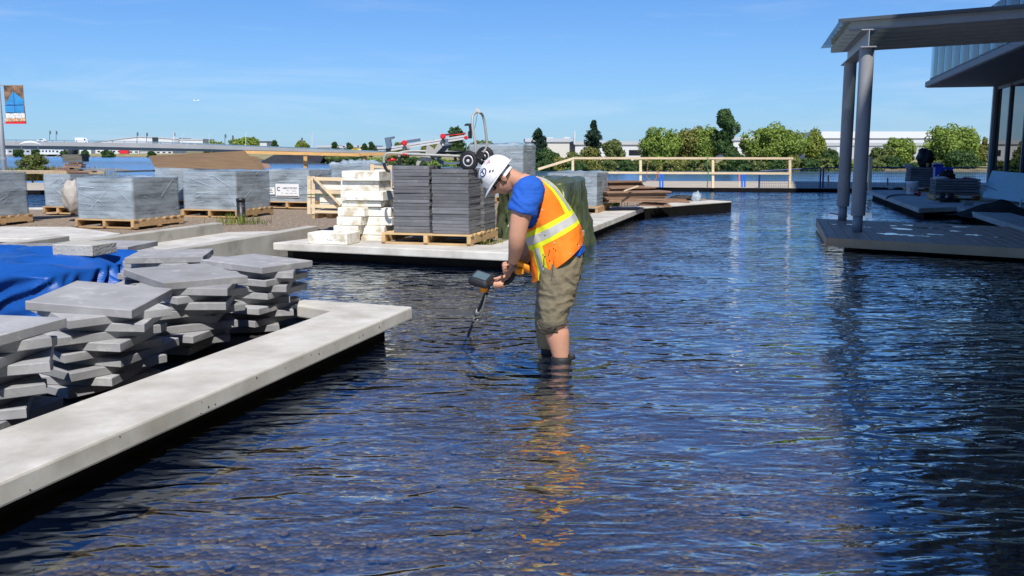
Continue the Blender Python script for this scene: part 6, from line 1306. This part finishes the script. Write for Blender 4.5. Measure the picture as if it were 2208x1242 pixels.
# --- shirt: torso and two sleeves
sh = MB()
tors = [(1212, 560, .03, 54, .19, R(-19)), (1207, 543, .03, 54, .19, R(-24)), (1198, 515, .03, 53, .18, R(-27)), (1182, 480, .03, 52, .185, R(-27)), (1164, 445, .03, 48, .195, R(-30)), (1150, 420, .03, 40, .185, R(-33)), (1137, 402, .03, 29, .115, R(-36)), (1131, 396, .03, 24, .08, R(-38))]
for t_ in tors: pass
def tr_rings(ls, k=1.0, kb=1.0): return [(M_(p[0], p[1], p[2]), Vector((-math.cos(p[5]), 0, math.sin(p[5]))) * p[3] * SM * k, Vector((0, 1, 0)) * p[4] * kb) for p in ls]
loft(sh, interp_rings(tr_rings(tors), 5), 36)
for dy_s, pts in ((1, [(1146, 398, -.13, 25, .08), (1142, 411, -.185, 34, .095), (1136, 428, -.215, 32, .09), (1131, 442, -.23, 31, .088), (1127, 455, -.24, 31.5, .088), (1126, 459, -.24, 30, .084)]), (1, [(1150, 402, .18, 26, .09), (1152, 418, .24, 34, .10), (1152, 440, .27, 32, .095), (1152, 460, .28, 31, .09)])):
    loft(sh, interp_rings(limb_rings(pts), 5), 28)
shirt = remeshed('t_shirt', sh, .007, shirt_m, person, 4, .5); crease(shirt.data, wm(person), .009, 10)
# --- vest: loose shell over the shirt with armholes, tapes as strips of the same surface
vt = [(1207, 563, .03, 70, .215, R(-40)), (1203, 540, .03, 65, .212, R(-34)), (1196, 513, .03, 60.5, .205, R(-29)), (1181, 480, .03, 58.5, .205, R(-27)), (1164, 447, .03, 54, .213, R(-30)), (1152, 424, .03, 46.5, .205, R(-33)), (1141, 407, .03, 36.5, .145, R(-37)), (1134, 399, .03, 30, .10, R(-39))]
VR = interp_rings([(M_(p[0], p[1], p[2]), Vector((-math.cos(p[5]), 0, math.sin(p[5]))) * p[3] * SM, Vector((0, 1, 0)) * p[4]) for p in vt], 10)
def vsurf(a, b, off=0.0):
    """a: round the body (0 front .. .25 far side? .75 near side), b: 0 hem .. 1 collar"""
    x = b * (len(VR) - 1); i = min(int(x), len(VR) - 2); f = x - i; c = VR[i][0].lerp(VR[i + 1][0], f); e1 = VR[i][1].lerp(VR[i + 1][1], f); e2 = VR[i][2].lerp(VR[i + 1][2], f)
    th = 2 * math.pi * a; ca, sa = math.cos(th), math.sin(th); nn = (e1.normalized() * ca + e2.normalized() * sa).normalized()
    w_ = .012 * noise.noise(Vector((ca * 2.2, sa * 2.2, b * 3.5))) + .006 * noise.noise(Vector((ca * 5, sa * 5, b * 9 + 3))) * (1.3 - b)
    hem = .02 * math.sin(th * 3 + 1) * max(0, 1 - b * 4)
    return c + e1 * ca + e2 * sa + nn * (w_ + off + hem)
def vest_keep(p, a):
    x, y = proj(p); th = 2 * math.pi * a; near_side = math.sin(th) < .25
    if not near_side:                       # mirror armhole on the far side
        return not (math.sin(th) > .35 and ((x - 1146) / 30) ** 2 + ((y - 437) / 50) ** 2 < 1)
    dx = (x - 1133 - (y - 437) * .10); return not (((dx + 1) / 31) ** 2 + ((y - 436) / 55) ** 2 < 1)
def vest_patch(a0, a1, b0fn, b1fn, off, nu, nv, cut=True):
    mb = MB(); ks = []
    for j in range(nv):
        for i in range(nu):
            a = a0 + (a1 - a0) * i / (nu - 1); b = b0fn(a) + (b1fn(a) - b0fn(a)) * j / (nv - 1); p = vsurf(a, b, off); mb.v.append(p); ks.append((not cut) or vest_keep(p, a))
    for j in range(nv - 1):
        for i in range(nu - 1):
            q = (j * nu + i, j * nu + i + 1, (j + 1) * nu + i + 1, (j + 1) * nu + i)
            if all(ks[t] for t in q): mb.f.append(q)
    used = sorted({i for f in mb.f for i in f}); ix = {k: n for n, k in enumerate(used)}; mb.v = [mb.v[k] for k in used]; mb.f = [tuple(ix[i] for i in f) for f in mb.f]; return mb
vest = obj('safety_vest', vest_patch(0, 1, lambda a: 0, lambda a: 1, 0, 161, 91), vest_m, person, True)
md = vest.modifiers.new('s', 'SOLIDIFY'); md.thickness = .005; md.offset = 1
def band(name, b0, b1, m, off, a0=0.0, a1=1.0, nu=140, tilt=0.0):
    mb = vest_patch(a0, a1, lambda a: b0 + tilt * math.cos(2 * math.pi * a), lambda a: b1 + tilt * math.cos(2 * math.pi * a), off, nu, 6)
    if mb.f:
        o = obj(name, mb, m, vest, True)
band('lime_stripe', .300, .445, yel_m, .0062); band('reflective_stripe', .340, .405, ref_m, .0078)
def vband(name, ac, hw, m, off, b0=.445, b1=1.0, slant=0.0):
    mb = MB(); ks = []; nu, nv = 8, 50
    for j in range(nv):
        for i in range(nu):
            b = b0 + (b1 - b0) * j / (nv - 1); a = ac + slant * (b - b0) + hw * (-1 + 2 * i / (nu - 1)); p = vsurf(a, b, off); mb.v.append(p); ks.append(vest_keep(p, a % 1))
    for j in range(nv - 1):
        for i in range(nu - 1):
            q = (j * nu + i, j * nu + i + 1, (j + 1) * nu + i + 1, (j + 1) * nu + i)
            if all(ks[t] for t in q): mb.f.append(q)
    obj(name, mb, m, vest, True)
for ac, sl in ((.565, -.02), (.435, .02)): vband('lime_stripe', ac, .062, yel_m, .0064, slant=sl); vband('reflective_stripe', ac, .030, ref_m, .0080, slant=sl)
for ac in (.88, .12): vband('lime_stripe', ac, .045, yel_m, .0064, .0, .30); vband('reflective_stripe', ac, .022, ref_m, .0080, .0, .30)
sq = random.Random(2)
for k in range(15):
    a = sq.uniform(.62, .95); b = sq.uniform(.05, .62); p = vsurf(a, b, .0095)
    if vest_keep(p, a): obj('snap', MB().blob(p, (.004, .004, .004), 8, 6, 0), black_plastic if k % 2 else white_plastic, vest, True)
obj('ink_mark', MB().tube(smooth_path([vsurf(.83 + .035 * t, .20 - .09 * t + .02 * math.sin(7 * t), .008) for t in (0, .2, .4, .6, .8, 1)]), .003, 6).tube(smooth_path([vsurf(.80 + .012 * t, .24 - .05 * t, .008) for t in (0, .3, .6, 1)]), .0025, 6), black_plastic, vest, True)
# --- hard hat
hb = hc + upv * .030 - fwd * .004; HM = Matrix((fwd.to_4d(), (-sdv).to_4d(), upv.to_4d(), (0, 0, 0, 1))).transposed()
for i in range(3): HM[3][i] = 0
HM.translation = hb
def hat(a, b):
    th = 2 * math.pi * a; ph = math.pi / 2 * (1 - b); r_ = math.cos(math.pi / 2 * b) if b < 1 else 0
    ca, sa = math.cos(th), math.sin(th); z = .128 * math.sin(math.pi / 2 * b) ** .9; rid = 1 + .012 * max(0, math.cos(th * 1)) * 0
    return HM @ Vector(((.134 * ca - .004) * r_ ** .72, .112 * sa * r_ ** .72, z + .006 * math.exp(-(sa * 4) ** 2) * b))
hh = obj('hard_hat', MB().grid(hat, 48, 22, True), hat_m, person, True); hh.modifiers.new('s', 'SOLIDIFY').thickness = .004
def brim(a, b):
    th = 2 * math.pi * a; ca, sa = math.cos(th), math.sin(th); ext = .012 + .048 * max(0, ca) ** 2.2
    return HM @ Vector((( .134 + ext * b) * ca - .004, (.112 + (.012 + .006 * max(0, ca)) * b) * sa, -.004 * b - .016 * b * max(0, ca) ** 2))
br_ = obj('brim', MB().grid(brim, 48, 6, True), hat_m, hh, True); br_.modifiers.new('s', 'SOLIDIFY').thickness = .005
def hat_pt(u_, v_, off=.003):
    p = hat(u_, v_); q = hat(u_ + .01, v_); r_ = hat(u_, v_ + .01); n_ = (q - p).cross(r_ - p).normalized(); c0 = HM @ Vector((0, 0, .02))
    if n_.dot(p - c0) < 0: n_ = -n_
    return p + n_ * off
def sticker(uc, vc, ru, rv, m, off=.0035, n=18, shape='round'):
    cpt = hat_pt(uc, vc, off); pts = [hat_pt(uc + ru * math.cos(2 * math.pi * k / n), vc + rv * math.sin(2 * math.pi * k / n), off) for k in range(n)] if shape == 'round' else [hat_pt(uc + ru * x, vc + rv * y, off) for x, y in shape]
    obj('sticker', MB().add([cpt] + pts, [(0, k + 1, (k + 1) % len(pts) + 1) for k in range(len(pts))]), m, hh)
nside = .75 if (HM @ Vector((0, -1, 0))).y < (HM @ Vector((0, 1, 0))).y else .25
navy = mat('navy_sticker', (.02, .03, .18), .5, .05)
sg = 1 if nside == .25 else -1
sticker(nside - sg * .085, .52, .055, .16, navy); sticker(nside - sg * .085, .52, .040, .12, white_paint, .0042); sticker(nside - sg * .085, .52, .5, .5, navy, .0048, shape=[(-.06, .18), (.06, .18), (.06, .12), (.018, .12), (.018, -.18), (-.018, -.18), (-.018, .12), (-.06, .12)])
redt = mat('red_sticker', (.45, .10, .10), .5, .3, 60, col2=(.6, .4, .4))
sticker(nside + sg * .055, .60, .5, .5, redt, shape=[(-.10, .14), (.10, .14), (.0, -.16)]); sticker(nside - sg * .19, .36, .035, .12, mat('olive_sticker', (.16, .15, .05), .5, .3, 50)); sticker(nside - sg * .02, .30, .012, .035, steel_dark); sticker(nside - sg * .12, .80, .03, .06, mat('pale_sticker', (.5, .5, .36), .5, .3, 50)); sticker(nside + sg * .0, .22, .01, .03, steel_dark)
# suspension band, hair, glasses
obj('headband', MB().grid(lambda a, b: HM @ Vector((.092 * math.cos(R(95 + 170 * a)) - .012, -.088 * math.sin(R(0)) + (.09 * math.sin(R(95 + 170 * a))), -.006 - .040 * b)), 16, 3), white_plastic, hh, True)
def hair(a, b):
    th = R(75 + 210 * a); ph = R(62 + 46 * b); d = Vector((math.sin(ph) * math.cos(th), math.sin(ph) * math.sin(th), math.cos(ph))); return hc + fwd * (d.x * .101) + sdv * (d.y * .0775) + upv * (d.z * .12) 
obj('hair', MB().grid(hair, 30, 8), hair_m, person, True)
gl = MB(); 
for s_ in (1, -1): gl.tube([hc + fwd * .088 + sdv * (.050 * s_) + upv * .008, hc + fwd * .05 + sdv * (.078 * s_) + upv * .006, hc - fwd * .01 + sdv * (.082 * s_) + upv * .004], .003, 6)
gs = obj('glasses', gl, black_plastic, person); obj('lens', MB().grid(lambda a, b: hc + fwd * (.104 - .03 * (2 * a - 1) ** 2) + sdv * (.055 * (2 * a - 1)) + upv * (.022 - .036 * b), 14, 5), mat('dark_lens', (.02, .015, .015), .15, .1, spec=.7), gs, True)
for s_ in (1, -1): obj('eye', MB().blob(hc + fwd * .083 + sdv * (.032 * s_) + upv * .008, (.011, .011, .011), 10, 8, 0), white_plastic, person, True)
# --- boots
for (bx, dy, ztop, bm_) in ((1210, -.10, .026, black_rub), (1187, .16, .03, black_rub)):
    c_ = M_(bx, 772, dy); bt = MB().lathe([(.062, -.22), (.060, -.10), (.070, -.01), (.074, ztop), (.062, ztop + .004), (.058, -.05)], (c_.x, c_.y, 0), 20); bt.blob((c_.x - .06, c_.y, -.29), (.16, .058, .055), 16, 10, .05)
    o = obj('boot', bt, bm_, person, True)
obj('boot_strap', MB().blob(Vector((M_(1232, 764, -.12).x, M_(1232, 764, -.12).y, .03)), (.03, .02, .026), 10, 8, .5), black_rub, person, True)

# ================================================================ METAL DETECTOR
det = thing('metal_detector', 'black and orange hand-held metal detector dipped in the pond by the worker', 'metal detector', Vector((DET0.x, DET0.y, -.3)))
or_pl = mat('orange_plastic', (.75, .26, .01), .45, .08); cab = mat('pale_cable', (.55, .52, .45), .6, .1)
def W_(px, py, d): return D(px, py, d)
dd0 = DM + .0
tip = P(1010, 720, 0); dt = tip.y; top_ = W_(1056, 612, DM - .01); sd_v = (tip - top_).normalized()
obj('shaft', MB().tube([top_, top_ + (tip - top_) * .55, tip + sd_v * .42], [.013, .012, .011], 12), black_plastic, det, True)
obj('shaft_joint', MB().tube([top_ + (tip - top_) * .50, top_ + (tip - top_) * .56], .017, 12), alu, det, True)
obj('search_coil', MB().lathe([(.06, -.012), (.11, -.014), (.12, 0), (.11, .014), (.06, .012)], tip + sd_v * .40 + Vector((0, 0, -.0)), 24), black_plastic, det, True)
obj('cable', MB().tube(smooth_path([W_(1050, 622, DM - .03), W_(1047, 640, DM + .1), W_(1043, 655, DM + .22), W_(1040, 668, DM + .36), W_(1036, 681, DM + .47), W_(1028, 683, DM + .5), W_(1022, 687, DM + .53), W_(1022, 692, DM + .56), W_(1030, 690, DM + .56), W_(1020, 700, DM + .64)], 6), .0055, 8), cab, det, True)
gp = smooth_path([W_(1048, 618, DM - .01), W_(1060, 611, DM), W_(1075, 611, DM), W_(1090, 610, DM), W_(1101, 604, DM + .01), W_(1107, 594, DM + .02), W_(1113, 584, DM + .04), W_(1125, 578, DM + .06), W_(1140, 574, DM + .08)], 6)
obj('grip', MB().tube(gp, [.013 if i < 8 else .0165 if i < 32 else .013 for i in range(len(gp))], 10), black_rub, det, True)
cb = W_(1038, 601, DM - .06); CM = Matrix.Translation(cb) @ Matrix.Rotation(R(-22), 4, 'Z') @ Matrix.Rotation(R(14), 4, 'Y') @ Matrix.Rotation(R(22), 4, 'X')
def rbox(sx, sy, sz, z0, tp, M, n=28, pw=.35):
    mb = MB(); rg = []
    for (k, z) in ((.86, z0), (.98, z0 + sz * .12), (1.0, z0 + sz * .45), (.96, z0 + sz * .7), (tp, z0 + sz)):
        ring = []
        for i in range(n):
            a = 2 * math.pi * i / n; ca, sa = math.cos(a), math.sin(a); ring.append(M @ Vector((math.copysign(abs(ca) ** pw, ca) * sx / 2 * k, math.copysign(abs(sa) ** pw, sa) * sy / 2 * k, z)))
        rg.append(ring)
    for ring in rg: mb.v += ring
    for j in range(len(rg) - 1):
        for i in range(n): mb.f.append((j * n + i, j * n + (i + 1) % n, (j + 1) * n + (i + 1) % n, (j + 1) * n + i))
    mb.f += [tuple(range(n))[::-1], tuple(range((len(rg) - 1) * n, len(rg) * n))]; return mb
box = obj('control_box', rbox(.165, .15, .055, -.03, .80, CM), black_plastic, det, False); bevel(box, .003, 1)
obj('screen', MB().box((0, 0, .0262), (.105, .085, .003), M=CM), mat('lcd', (.10, .15, .17), .12, .1, 3, spec=.8), box)
obj('bracket', MB().tube([W_(1043, 612, DM - .045), W_(1043, 628, DM - .03)], [.036, .026], 12), or_pl, det, True)
obj('bracket_clamp', MB().tube([W_(1042, 622, DM - .03), W_(1050, 634, DM + .02)], .012, 10), black_plastic, det, True)
ac_ = M_(1128, 577, .02)
obj('arm_cuff', MB().grid(lambda a, b: ac_ + Vector((.045 * (2 * b - 1), .055 * math.cos(R(200 * a - 190)), .055 * math.sin(R(200 * a - 190)) + .03 - .02 * (2 * b - 1))), 16, 8), or_pl, det, True).modifiers.new('s', 'SOLIDIFY').thickness = .008
obj('battery_pack', MB().box(M_(1119, 585, -.03), (.05, .06, .045), .3, .008), or_pl, det)
for o_ in (person, det): o_.location = Vector((o_.location.x * KS, o_.location.y * KS, HCAM + (o_.location.z - HCAM) * KS)); o_.scale = (KS, KS, KS)
if bpy.data.scenes.get('bake'): bpy.data.scenes.remove(bpy.data.scenes['bake'])
